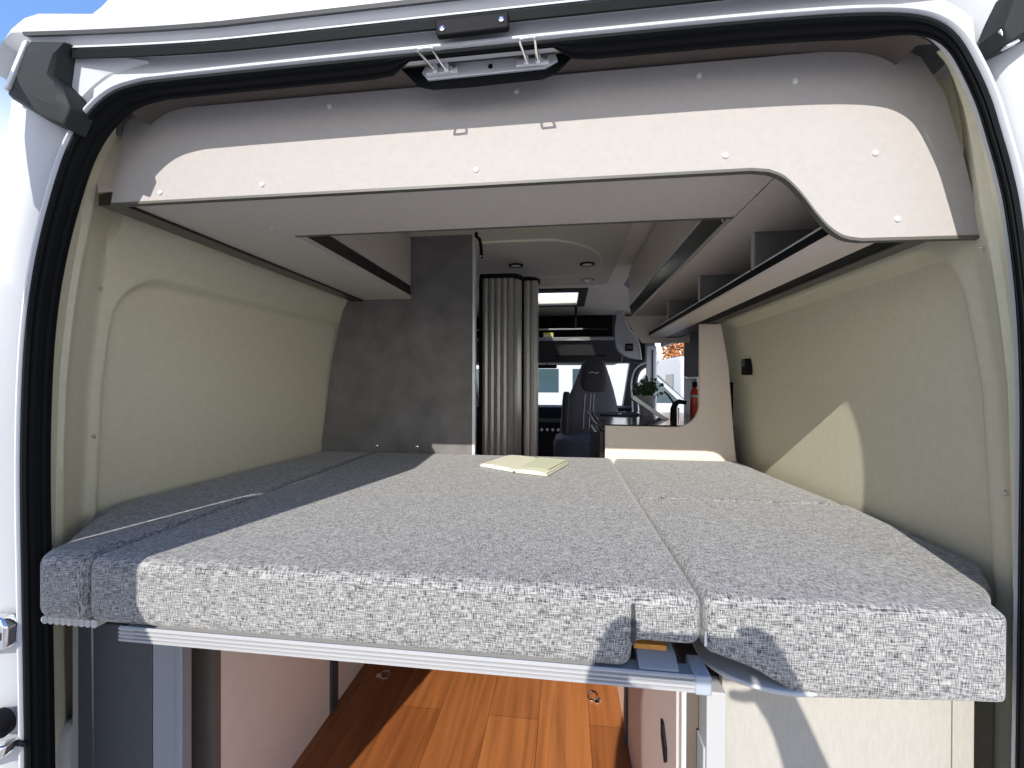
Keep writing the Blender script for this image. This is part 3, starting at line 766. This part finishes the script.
# ------------------------------------------------------------------ cab end
ar = thing('cabin_arch_panel', 'light grey curved end panel with a black switch where the cab begins', 'panel', (.72, 2.9, 1.99))
P = [(.628, 2.40), (.668, 2.40), (.695, 2.304)]+catmull([(.695, 2.304), (.725, 2.245), (.775, 2.185), (.805, 2.10), (.818, 1.99)], 4)[1:]+[(.735, 2.005)]+catmull([(.735, 2.005), (.67, 2.035), (.63, 2.075), (.612, 2.14), (.610, 2.26)], 4)[1:]
b = B(); b.prism(P, 'y', 2.9, 2.95); b.build('panel', pbr('arch_grey', (.42, .43, .45, 1), .5), ar, bevel=.004)
b = B(); b.tube([(x, 2.897, z) for x, z in [(.668, 2.40), (.695, 2.304)]+catmull([(.695, 2.304), (.725, 2.245), (.775, 2.185), (.805, 2.10), (.818, 1.99)], 4)[1:]], .005, 8); b.build('edge_trim', M['cream'], ar, smooth=True)
b = B(); b.box(.690, .752, 2.889, 2.8995, 2.062, 2.125); d_ = b.build('switch', M['black'], ar, bevel=.003)
b = B(); b.box(.70, .742, 2.886, 2.889, 2.08, 2.107); b.build('rocker', M['dark'], d_, bevel=.001)

cs = thing('cab_shelf', 'dark overhead cab shelf with a pale front lip above the windscreen', 'shelf', (.2, 3.6, 2.05))
b = B(); b.box(-.95, .70, 3.4, 4.0, 2.205, 2.225); b.box(-.95, .70, 3.98, 4.0, 2.22, 2.53); b.build('tray', M['black'], cs)
b = B(); b.prism([(3.39, 2.203), (3.385, 2.225), (3.395, 2.236), (3.405, 2.225), (3.41, 2.203)], 'x', -.95, .655); b.build('front_strip', pbr('grey_lip', (.30, .30, .29, 1), .4), cs, smooth=True)
B().tube([(-.9, 3.44, 2.318), (.36, 3.44, 2.318)], .008, 10).build('tube_lamp', M['alu_white'], cs, smooth=True)
B().tube([(.36, 3.44, 2.318), (.60, 3.44, 2.312)], .004, 8).build('rod', M['dark'], cs, smooth=True)
B().tube([(.295, 3.43, 2.53), (.295, 3.43, 2.33)], .012, 8).build('strut', M['black'], cs, smooth=True)
b = B(); b.prism([(3.42, 2.20), (3.60, 2.0), (4.25, 2.0), (4.25, 2.20)], 'x', -.95, .76); b.build('console', M['dark'], cs, bevel=.02, seg=3)
b = B(); b.box(.10, .60, 3.535, 3.555, 2.06, 2.11); b.build('console_flap', M['black'], cs, bevel=.01)
yb = thing('yellow_box', 'small yellow box lying on the dark cab shelf', 'box', (.03, 3.46, 2.2255))
b = B(); b.box(-.018, .08, 3.43, 3.50, 2.2255, 2.285); b.build('carton', M['yellow'], yb, bevel=.003)
b = B(); b.box(-.012, .074, 3.4285, 3.4298, 2.25, 2.262); b.build('stripe', M['paper'], yb)

mr = thing('rear_view_mirror', 'black rear view mirror at the top of the windscreen', 'mirror', (.01, 3.7, 1.955))
b = B(); b.box(-.10, .11, 3.66, 3.69, 1.945, 1.983); b.build('housing', M['black'], mr, bevel=.012, seg=3)
B().tube([(.0, 3.691, 1.97), (.0, 3.76, 1.985), (.0, 3.76, 1.9995)], .006, 8).build('stalk', M['black'], mr, smooth=True)

# cab shell: screen, pillars, doors, dash
b = B(); b.quad((-.92, 4.25, 2.02), (.92, 4.25, 2.02), (1.0, 4.95, 1.50), (-1.0, 4.95, 1.50))
struct(b.build('window_3', M['glass']))
b = B()
b.prism([(4.2, 2.10), (4.3, 2.10), (5.0, 1.48), (4.9, 1.45)], 'x', -1.04, -.93); b.prism([(4.2, 2.10), (4.3, 2.10), (5.0, 1.48), (4.9, 1.45)], 'x', .93, 1.04)
b.box(-1.1, 1.05, 4.0, 4.3, 2.02, 2.56)
b.box(-1.12, -1.0, 3.4, 5.0, .65, 1.45); b.box(1.0, 1.10, 3.75, 5.0, .65, 1.45); b.box(-1.12, -1.0, 3.4, 4.3, 2.0, 2.56); b.box(1.0, 1.10, 3.75, 4.3, 2.0, 2.56)
b.box(-1.12, -1.0, 3.4, 3.5, 1.4, 2.1); b.box(-1.1, 1.1, 4.95, 5.0, .6, 1.5)
struct(b.build('wall_cab', M['dark']))
# B pillar by the sliding door
b = B(); b.prism([(.93, 3.30), (1.02, 3.30), (1.05, 3.42), (.97, 3.46)], 'z', .65, 2.14)
struct(b.build('wall_pillar', M['body'], bevel=.01))
b = B(); b.tube([(.99, 3.285, .7), (.985, 3.285, 2.1)], .006, 8); struct(b.build('trim_7', M['rubber']))
# cab door frame seen between seat and pillar
cd = catmull([(.90, 1.30), (.885, 1.60), (.875, 1.78), (.90, 1.90), (.95, 1.96), (1.02, 1.99)], 5)
b = B(); b.tube([(x, 3.62, z) for x, z in cd], .03, 10); struct(b.build('trim_8', M['dark'], smooth=True))
b = B(); b.tube([(x-.03, 3.60, z+.008) for x, z in cd], .008, 8); struct(b.build('trim_9', M['alu'], smooth=True))

db = thing('dashboard', 'black dashboard below the windscreen', 'dashboard', (0, 4.4, .65))
b = B(); b.prism([(4.0, .65), (3.95, 1.15), (4.02, 1.40), (4.15, 1.52), (4.40, 1.53), (4.88, 1.45), (4.88, .65)], 'x', -.98, .98); b.build('fascia', M['black'], db, bevel=.02, seg=3)
b = B(); b.box(-.10, .28, 3.985, 4.02, 1.36, 1.40); b.build('radio', M['dark'], db, bevel=.004)
for x in (-.06, .0, .06, .12):
    s_ = B(); s_.lathe([(.016, 0), (.014, -.012), (0, -.013)], (x, 3.97, 1.28), 'y', 14); s_.build('knob', M['alu'], db, smooth=True)

se = thing('captain_chair', 'dark grey cab seat with tall tapered backrest turned toward the bed', 'seat', (.40, 3.0, FZ))
def rounded_loft(sections, n=20, p=3.0):
    """sections: (cx, cy, z, half_w, half_d)"""
    b = B(); rows = []
    for cx, cy, z, hw, hd in sections:
        row = []
        for k in range(n+1):
            t = 2*math.pi*k/n; c, s__ = math.cos(t), math.sin(t)
            row.append((cx+hw*math.copysign(abs(c)**(2/p), c), cy+hd*math.copysign(abs(s__)**(2/p), s__), z))
        rows.append(row)
    b.loft(rows)
    b.bm.faces.new([b.bm.verts.new(q) for q in rows[0][:-1]][::-1]); b.bm.faces.new([b.bm.verts.new(q) for q in rows[-1][:-1]])
    bmesh.ops.remove_doubles(b.bm, verts=b.bm.verts, dist=1e-5)
    return b
rounded_loft([(.41, 3.12, 1.30, .24, .05), (.41, 3.11, 1.36, .262, .075), (.415, 3.12, 1.50, .255, .08), (.425, 3.14, 1.62, .225, .075), (.44, 3.17, 1.74, .185, .065), (.447, 3.19, 1.84, .15, .055), (.45, 3.20, 1.93, .118, .05), (.45, 3.205, 1.985, .10, .045), (.45, 3.205, 2.0, .08, .03)], 28).build('backrest', M['seat'], se, smooth=True)
rounded_loft([(.45, 3.122, 1.705, .075, .02), (.45, 3.122, 1.73, .098, .028), (.45, 3.132, 1.80, .118, .034), (.45, 3.142, 1.90, .108, .034), (.45, 3.15, 1.985, .088, .03), (.45, 3.152, 2.005, .06, .018)], 24).build('headrest', M['seat_dark'], se, smooth=True)
rounded_loft([(.38, 2.86, 1.14, .25, .25), (.38, 2.86, 1.20, .275, .275), (.38, 2.86, 1.30, .28, .28), (.38, 2.86, 1.345, .265, .265), (.38, 2.86, 1.362, .22, .23)], 28, 5).build('seat_cushion', M['seat_blue'], se, smooth=True)
b = B(); b.box(.17, .60, 2.70, 3.08, FZ, 1.14); b.build('pedestal', M['black'], se, bevel=.02)
for x in (.355, .405, .432):
    B().tube([(x, 3.032, 1.40), (x+.003, 3.038, 1.52), (x+.010, 3.06, 1.62), (x+.018, 3.093, 1.70)], .003, 6).build('piping', M['stitch'], se, smooth=True)
B().tube([(.40, 3.094, 1.885), (.43, 3.088, 1.895), (.46, 3.088, 1.883), (.49, 3.094, 1.89)], .003, 6).build('emblem', M['stitch'], se, smooth=True)
rounded_loft([(.195, 2.98, 1.37, .028, .10), (.195, 2.98, 1.45, .034, .05), (.203, 3.02, 1.62, .034, .045), (.207, 3.03, 1.70, .03, .04), (.207, 3.03, 1.72, .02, .03)], 18).build('armrest', M['seat_dark'], se, smooth=True)

# ------------------------------------------------------------------ garage under the bed
gl_ = thing('garage_cabinet', 'blue-grey garage cabinet below the left side of the bed', 'cabinet', (-.75, .4, FZ))
b = B(); b.box(-.882, -.695, .10, .118, FZ, 1.262); b.build('front_panel', M['slate'], gl_, bevel=.002)
b = B(); b.box(-.693, -.633, .10, .118, FZ, 1.262); b.box(-.633, -.618, .096, .122, FZ, 1.262); b.build('side_post', pbr('blue_grey_post', (.26, .28, .31, 1), .4, .2), gl_, bevel=.002)
b = B(); b.box(-.690, -.606, .170, .188, FZ, 1.262); b.build('inner_panel', M['brown'], gl_)['label'] = 'dark brown inner panel'
b = B(); b.box(-.622, -.606, .188, .655, FZ, 1.262); b.build('side_panel', M['pink'], gl_)['label'] = 'sand coloured side panel facing the floor'
b = B(); b.box(-.624, -.598, .656, .70, FZ, 1.262); b.build('corner_profile', M['slate'], gl_, bevel=.003)
b = B(); b.box(-.622, -.610, .70, 1.27, FZ, 1.262); b.build('rear_panel', M['pink'], gl_)
b = B(); b.box(-.9, -.64, .2, 1.27, FZ, 1.25); b.build('carcass', M['brown'], gl_)
b = B(); b.box(-.908, -.888, .11, .14, FZ, 1.29); b.build('wall_batten', M['white_plastic'], gl_)

gr_ = thing('garage_cabinet', 'linen-coloured garage cabinet below the front right cushion', 'cabinet', (.66, .4, FZ))
b = B(); b.box(.480, .846, .08, .098, FZ, 1.306); b.box(.848, .880, .08, .098, FZ, 1.306); b.build('front_panel', M['lightfront'], gr_, bevel=.001)
b = B(); b.box(.446, .478, .055, .10, FZ, 1.262); b.box(.442, .446, .06, .10, FZ, 1.16); b.build('post', M['alu_white'], gr_, bevel=.002)
b = B(); b.box(.404, .412, .056, .075, FZ, 1.262); b.build('panel_edge', M['white_plastic'], gr_)
b = B(); b.box(.400, .412, .0755, .66, FZ, 1.262); d_ = b.build('side_panel', pbr('lilac_sand_laminate', (.56, .47, .45, 1), .5), gr_)
b = B(); b.prism([(.140, 1.060), (.150, 1.048), (.178, 1.080), (.180, 1.112), (.165, 1.112), (.142, 1.085)], 'x', .395, .3998); b.build('latch', M['black'], d_)
b = B(); b.box(.392, .412, .661, .70, FZ, 1.262); b.build('corner_profile', M['slate'], gr_)
b = B(); b.box(.398, .412, .70, 1.27, FZ, 1.262); b.build('rear_panel', M['kitchen'], gr_)
b = B(); b.box(.43, .88, .12, 1.27, FZ, 1.25); b.build('carcass', M['brown'], gr_)

def tiedown(x, y, label, a):
    t = thing('tie_down_ring', label, 'tie-down ring', (x, y, FZ), 'tie-down rings')
    b = B(); b.lathe([(.014, .0003), (.014, .003), (.009, .006), (0, .007)], (x+.022*math.cos(a), y+.022*math.sin(a), FZ), 'z', 16); b.build('base', M['chrome'], t, smooth=True)
    b = B(); b.tube([(x+.017*math.cos(q), y+.017*math.sin(q), FZ+.007+.004*math.sin(q)) for q in [2*math.pi*i/20 for i in range(20)]], .0028, 8, closed=True); b.build('ring', M['chrome'], t, smooth=True)
tiedown(-.495, .86, 'chrome tie-down ring in the shaded left part of the wooden floor', math.pi)
tiedown(.300, .85, 'chrome tie-down ring on the sunlit right part of the wooden floor', -.6)

cn = thing('water_canister', 'white rounded plastic canister in the bottom left corner behind the seal', 'canister', (-.93, .16, FZ))
rounded_loft([(-.962, .15, FZ+.001, .04, .045), (-.962, .15, .68, .046, .045), (-.962, .15, .93, .046, .045), (-.95, .15, .985, .04, .04), (-.935, .15, 1.005, .02, .025)], 22).build('tank', M['white_plastic'], cn, smooth=True)
b = B(); b.lathe([(.016, 0), (.016, .022), (0, .024)], (-.935, .15, 1.004), 'z', 16); b.build('cap', M['alu_white'], cn, smooth=True)

# ------------------------------------------------------------------ hardware on the opening
lk = thing('door_lock_cover', 'black lock cover with two screws above the opening', 'lock cover', (.04, -.015, 2.386))
b = B(); b.prism([(-.019, 2.386), (.105, 2.388), (.1035, 2.416), (-.0235, 2.415)], 'y', -.020, -.0095); b.build('plate', M['black'], lk, bevel=.003)
for x, z in ((-.009, 2.397), (.092, 2.402)):
    s_ = B(); s_.lathe([(.005, 0), (.0045, -.002), (.002, -.003), (0, -.002)], (x, -.020, z), 'y', 12); s_.build('screw', M['chrome'], lk, smooth=True)

sp = thing('striker_plate', 'silver striker plate with two wire loops under the top seal', 'striker', (.06, .03, 2.34))
gp = [(-.11, 2.392), (-.095, 2.376), (-.078, 2.357), (-.05, 2.349), (.03, 2.348), (.155, 2.351), (.18, 2.358), (.198, 2.374), (.215, 2.392)]
b = B(); b.prism(gp, 'y', .0515, .056); b.build('gasket', M['rubber'], sp)['label'] = 'black gasket round the plate'
b = B(); b.prism([(-.068, 2.376), (-.056, 2.362), (.162, 2.365), (.184, 2.376), (.178, 2.394), (-.058, 2.392)], 'y', .046, .0512); b.build('plate', M['alu'], sp, bevel=.001)
s_ = B(); s_.lathe([(.0045, 0), (.0045, -.0006), (0, -.0006)], (.062, .0458, 2.376), 'y', 12); s_.build('hole', M['black'], sp)
for x, tilt in ((-.030, -.012), (.137, -.003)):
    b = B(); b.box(x-.028, x+.032, .038, .0458, 2.366, 2.379); b.box(x-.013, x-.004, .030, .038, 2.363, 2.380); b.box(x+.008, x+.017, .030, .038, 2.363, 2.380); d_ = b.build('bracket', M['alu'], sp, bevel=.002)
    lp = [(x-.007, .034, 2.366), (x-.009+tilt*.4, .016, 2.368), (x-.012+tilt, -.012, 2.3705), (x-.008+tilt, -.0155, 2.3712), (x+.008+tilt, -.0155, 2.3718), (x+.013+tilt, -.012, 2.3712), (x+.012+tilt*.4, .016, 2.3685), (x+.013, .034, 2.367)]
    B().tube(catmull(lp, 4), .0024, 8).build('wire_loop', M['chrome'], d_, smooth=True)
    s_ = B(); s_.lathe([(.004, 0), (.0035, -.0015), (0, -.002)], (x+.026, .038, 2.373), 'y', 10); s_.build('screw', M['chrome'], d_, smooth=True)

hc = thing('hinge_cover', 'charcoal plastic hinge cover at the top left corner of the opening', 'hinge cover', (-.80, -.02, 2.29), 'hinge covers')
b = B()
out = [(-.836, 2.456), (-.742, 2.446), (-.757, 2.412), (-.768, 2.38), (-.742, 2.352), (-.727, 2.314), (-.744, 2.281), (-.786, 2.299), (-.876, 2.352)]
cxy = (-.785, 2.38)
rows = []
for d, y in ((1.0, .01), (1.0, -.016), (.94, -.026), (.6, -.032)):
    rows.append([(cxy[0]+(x-cxy[0])*d, y, cxy[1]+(z-cxy[1])*d) for x, z in out+[out[0]]])
b.loft(rows); b.bm.faces.new([b.bm.verts.new(q) for q in rows[-1][:-1]])
b.build('shell', M['cover'], hc, bevel=.002)
b = B(); b.prism([(-.826, 2.446), (-.816, 2.448), (-.860, 2.362), (-.871, 2.358)], 'y', -.034, -.018); b.build('ridge', M['alu'], hc, bevel=.002)
hc2 = thing('hinge_cover', 'charcoal plastic hinge cover at the top right corner of the opening', 'hinge cover', (.86, -.03, 2.27), 'hinge covers')
b = B()
out = [(.818, 2.312), (.836, 2.371), (.90, 2.41), (.955, 2.375), (.95, 2.335), (.876, 2.310), (.824, 2.286)]
cxy = (.89, 2.33); rows = []
for d, y in ((1.0, .01), (1.0, -.014), (.93, -.026), (.6, -.03)):
    rows.append([(cxy[0]+(x-cxy[0])*d, y, cxy[1]+(z-cxy[1])*d) for x, z in out+[out[0]]])
b.loft(rows); b.bm.faces.new([b.bm.verts.new(q) for q in rows[-1][:-1]])
b.build('shell', M['cover'], hc2, bevel=.002)
b = B(); b.prism([(.820, 2.311), (.830, 2.316), (.846, 2.292), (.830, 2.285)], 'y', -.022, -.012); b.build('ridge', M['alu'], hc2, bevel=.001)

hg = thing('jamb_fitting', 'chrome door hinge on the left jamb at bed rail height', 'hinge', (-.905, -.015, 1.25))
b = B(); b.prism([(-.955, 1.255), (-.885, 1.275), (-.882, 1.318), (-.895, 1.335), (-.955, 1.335)], 'y', -.024, .0); b.build('leaf', M['chrome'], hg, bevel=.006, seg=3)
b = B(); b.prism([(-.95, 1.278), (-.893, 1.292), (-.892, 1.308), (-.95, 1.298)], 'y', -.027, -.0235); b.build('slot', M['brown'], hg, bevel=.002)
hg2 = thing('door_check_arm', 'black and chrome door check arm low on the left jamb', 'check arm', (-.91, -.02, 1.03))
b = B(); b.lathe([(.026, .0), (.028, -.012), (.02, -.026), (0, -.028)], (-.915, -.002, 1.118), 'y', 22); b.build('roller', M['black'], hg2, smooth=True)
b = B(); b.prism([(-.955, 1.03), (-.885, 1.065), (-.878, 1.09), (-.955, 1.07)], 'y', -.03, -.002); b.build('arm', M['chrome'], hg2, bevel=.006, seg=3)
s_ = B(); s_.box(-.882, -.858, -.008, -.0042, 1.074, 1.083); tag(s_.build('seal_clip', M['black']), 'small black clip across the pale lip low on the left seal', 'clip')

# left rear door, swung open
dr = B(); th = math.atan2(-.060, .74)
def drp(u, v, z):   # u along the door, v thickness to the outside
    ox, oy = -.889, -.10
    dx, dy = .066/.743, -.74/.743
    return (ox+dx*u-abs(dy)*v, oy+dy*u-dx*v*0, z)
rows = []
for z, s0 in ((.55, 0), (.62, 0), (1.4, 0), (1.9, 0), (2.3, 0), (2.47, .02)):
    rows.append([drp(s0, 0, z), drp(.73-s0, 0, z), drp(.75-s0, .02, z), drp(.75-s0, .05, z), drp(.30, .06, z), drp(s0, .003, z), drp(s0, 0, z)])
dr.loft(rows); dr.bm.faces.new([dr.bm.verts.new(q) for q in rows[-1][:-1]]); dr.bm.faces.new([dr.bm.verts.new(q) for q in rows[0][:-1]])
d1 = struct(dr.build('door_1', M['body'], bevel=.006))
dp = B(); rows = []
for z, k in ((.80, .7), (.84, 1.0), (1.72, 1.0), (1.79, .6)):
    rows.append([drp(.30, -.0005, z), drp(.34, -.065*k, z), drp(.735, -.065*k, z), drp(.748, -.0005, z)])
dp.loft(rows); dp.bm.faces.new([dp.bm.verts.new(q) for q in rows[0]]); dp.bm.faces.new([dp.bm.verts.new(q) for q in rows[-1]])
dp.build('shadow_trim', M['wall'], d1, bevel=.01)  # unseen bulge added to the door to push its cast shadow inward

# ------------------------------------------------------------------ outside
g = B(); g.quad((-60, -60, 0), (60, -60, 0), (60, 90, 0), (-60, 90, 0))
struct(g.build('ground', M['ground'], keep_org=(0, 0, 0)))
def motorhome(x, y, rz, label, L_=6.0, first=None):
    t = thing('motorhome', label, 'motorhome', (0, 0, 0), 'parked motorhomes')
    b = B(); b.prism([(-L_/2, .55), (L_/2-1.1, .55), (L_/2-1.1, 1.6), (L_/2-.4, 2.35), (L_/2-.55, 2.75), (-L_/2+.25, 2.85), (-L_/2, 2.6)], 'y', -1.1, 1.1); b.build('body', M['rv'], t, bevel=.08, seg=3)
    b = B(); b.prism([(L_/2-1.12, .45), (L_/2+.55, .45), (L_/2+.6, 1.0), (L_/2+.35, 1.25), (L_/2-.5, 2.0), (L_/2-1.12, 2.0)], 'y', -.98, .98); b.build('cab', M['rv'], t, bevel=.08, seg=3)
    b = B(); b.prism([(L_/2+.27, 1.30), (L_/2-.42, 1.95), (L_/2-.40, 1.98), (L_/2+.31, 1.31)], 'y', -.85, .85); b.build('windscreen', M['smoked'], t)
    for sg in (-1, 1):
        for x0, x1 in ((-2.2, -1.3), (-.28, .27), (.62, 1.12)):
            b = B(); b.box(x0, x1, sg*1.10, sg*1.125, 1.55, 2.15); w_ = b.build('window', M['smoked'], t, bevel=.008)
        b = B(); b.prism([(L_/2-.95, 1.3), (L_/2+.1, 1.3), (L_/2-.5, 1.9), (L_/2-.95, 1.9)], 'y', sg*.98, sg*1.0); b.build('cab_window', M['smoked'], t)
        b = B(); b.box(-L_/2+.1, L_/2-1.2, sg*1.10, sg*1.112, .85, 1.05); b.build('stripe', M['rv_grey'], t)
        for xw in (-L_/2+1.6, L_/2-.35):
            b = B(); b.lathe([(.20, -.11), (.34, -.10), (.36, 0), (.34, .10), (.20, .11)], (xw, sg*.86, .36), 'y', 24); b.build('wheel', M['tyre'], t, smooth=True)
    b = B(); b.box(-L_/2-.012, -L_/2, -.6, .6, 1.5, 2.1); b.build('rear_window', M['smoked'], t)
    for sg in (-1, 1):
        b = B(); b.box(-L_/2-.02, -L_/2, sg*.92-.06, sg*.92+.06, .75, 1.15); b.build('tail_light', M['red'], t)
    t.location = (x, y, 0); t.rotation_euler = (0, 0, rz)
    return t
motorhome(-.25, 11.3, 0, 'white motorhome parked across, seen through the windscreen behind the dark seat', 6.4)
motorhome(5.4, 19.5, math.radians(96), 'white motorhome beyond the open sliding door next to the pillar', 6.0)
motorhome(6.3, 9.2, math.radians(70), 'white motorhome nearest the open sliding door', 5.6)

TX, TY = 9.9, 32.0
tr = thing('autumn_tree', 'rust-brown autumn tree beyond the parked white motorhomes', 'tree', (TX, TY, 0))
B().tube([(TX, TY, 0), (TX+.05, TY, 1.5), (TX-.1, TY+.1, 3.2), (TX+.1, TY, 5.0)], [.22, .18, .14, .06], 10).build('trunk', M['bark'], tr, smooth=True)
for i in range(7):
    a = i*.9; B().tube([(TX-.05, TY, 2.2+.35*i), (TX-.05+.9*math.cos(a), TY+.9*math.sin(a), 2.8+.4*i), (TX-.05+1.7*math.cos(a), TY+1.7*math.sin(a), 3.3+.4*i)], [.07, .05, .02], 6).build('branch', M['bark'], tr, smooth=True)
lf = B()
for i in range(2600):
    a = random.uniform(0, 6.283); ph = random.uniform(-1, 1); rr = random.uniform(.45, 1)**.5
    c = Vector((TX+2.6*rr*math.cos(a)*math.sqrt(1-ph*ph), TY+2.6*rr*math.sin(a)*math.sqrt(1-ph*ph), 4.2+2.4*rr*ph))
    d = Vector((random.uniform(-1, 1), random.uniform(-1, 1), random.uniform(-1, 1))).normalized()*.16; e_ = d.orthogonal().normalized()*.11
    lf.quad(c-d, c+e_, c+d, c-e_)
lf.build('foliage', M['autumn'], tr)

# ------------------------------------------------------------------ the photographer, outside behind the camera
ph = thing('phone', 'black phone held up in both hands outside the van', 'phone', (.165, -.952, 1.875))
b = B(); b.box(.062, .262, -.957, -.948, 1.876, 1.952); b.build('case', M['black'], ph, bevel=.003)
b = B(); b.box(.068, .256, -.9585, -.9572, 1.881, 1.947); b.build('screen', M['smoked'], ph)
me = bpy.data.meshes.new('person'); V = []; E = []; RAD = []
def node(p, r, parent=None):
    V.append(p); RAD.append(r)
    if parent is not None: E.append((parent, len(V)-1))
    return len(V)-1
pel = node((.15, -1.56, .96), (.155, .11))
wst = node((.15, -1.55, 1.12), (.14, .10), pel); chs = node((.15, -1.54, 1.32), (.165, .11), wst); upc = node((.15, -1.54, 1.44), (.13, .085), chs)
nck = node((.15, -1.53, 1.53), (.055, .055), upc); jaw = node((.15, -1.50, 1.60), (.068, .075), nck); skl = node((.15, -1.505, 1.68), (.076, .092), jaw); top_ = node((.15, -1.515, 1.745), (.060, .072), skl)
node((.15, -1.405, 1.645), (.012, .012), node((.15, -1.43, 1.655), (.016, .018), skl))
for sg in (-1, 1):
    sh_ = node((.15+sg*.17, -1.52, 1.43), (.062, .062), upc)
    el = node((.15+sg*.215, -1.33, 1.62), (.045, .045), node((.15+sg*.20, -1.42, 1.53), (.052, .052), sh_))
    fo = node((.155+sg*.20, -1.16, 1.73), (.052, .052), el)
    wr = node((.165+sg*.155, -1.01, 1.845), (.033, .033), fo)
    pm = node((.165+sg*.140, -.975, 1.895), (.043, .034), wr)
    for k in range(4):
        z = 1.950-.021*k
        a = node((.165+sg*.118, -.940, z), (.0095, .0095), pm)
        c = node((.165+sg*(.098), -.932, z+.002), (.0085, .0085), a)
        node((.165+sg*(.075-.006*(k == 3)), -.936, z+.003), (.0075, .0075), c)
    a = node((.165+sg*.105, -.975, 1.868), (.011, .011), pm); c = node((.165+sg*.085, -.972, 1.862), (.010, .010), a); node((.165+sg*.062, -.970, 1.864), (.008, .008), c)
    hp = node((.15+sg*.09, -1.56, .88), (.092, .095), pel); kn = node((.15+sg*.10, -1.53, .50), (.060, .062), hp)
    an = node((.15+sg*.11, -1.57, .10), (.042, .045), kn); to = node((.15+sg*.115, -1.52, .045), (.042, .04), an); node((.15+sg*.13, -1.40, .035), (.038, .03), to)
me.from_pydata(V, E, [])
tmp = bpy.data.objects.new('person_rig', me); COL.objects.link(tmp)
md = tmp.modifiers.new('skin', 'SKIN'); md.use_smooth_shade = True
if not me.skin_vertices: me.attributes.new('skin', 'FLOAT', 'POINT') if False else None

lay = me.skin_vertices[0].data if me.skin_vertices else None
if lay is not None:
    for i, r in enumerate(RAD): lay[i].radius = r; lay[i].use_root = (i == 0)
sb = tmp.modifiers.new('sub', 'SUBSURF'); sb.levels = 2; sb.render_levels = 2
dg = bpy.context.evaluated_depsgraph_get(); dg.update()
pm_ = bpy.data.meshes.new_from_object(tmp.evaluated_get(dg)); bpy.data.objects.remove(tmp)
pm_.name = 'person'
mats = [pbr('navy_jacket', (.03, .035, .05, 1), .85), pbr('skin', (.55, .33, .24, 1), .55), pbr('blue_jeans', (.05, .07, .13, 1), .85), pbr('dark_shoes', (.02, .02, .02, 1), .6)]
pm_.materials.clear()
for m_ in mats: pm_.materials.append(m_)
for p in pm_.polygons:
    c = p.center
    p.material_index = 1 if (c.y > -1.045 and c.z > 1.5) or (c.z > 1.515 and abs(c.x-.15) < .105 and c.y < -1.38) else 2 if c.z < .93 and c.z > .085 else 3 if c.z <= .085 else 0
    p.use_smooth = True
po = bpy.data.objects.new('person', pm_); COL.objects.link(po); ORG['person'] = Vector((0, 0, 0))
tag(po, 'person in a navy jacket standing outside, arms raised to hold a phone', 'person')
hb = B(); rows = []
for k in range(7):
    t = k/6; z = 1.645+.145*math.sin(t*math.pi/2); rr = math.cos(t*math.pi/2*.97)
    rows.append([(.15+.088*rr*math.cos(a), -1.523+.100*rr*math.sin(a)-.0, z+(.05*max(0, math.sin(a))*(1-t))) for a in [2*math.pi*i/24 for i in range(25)]])
hb.loft(rows); hb.build('hair', pbr('brown_hair', (.05, .03, .02, 1), .8), po, smooth=True)
for sg in (-1, 1):
    e_ = B(); e_.lathe([(0, -.009), (.008, -.004), (.009, 0), (.008, .004), (0, .009)], (.15+sg*.03, -1.428, 1.672), 'y', 12); e_.build('eye', pbr('eye', (.6, .6, .6, 1), .2), po, smooth=True)
e_ = B(); e_.tube([(.125, -1.432, 1.607), (.15, -1.426, 1.603), (.175, -1.432, 1.607)], .006, 8); e_.build('mouth', pbr('lips', (.35, .13, .11, 1), .5), po, smooth=True)
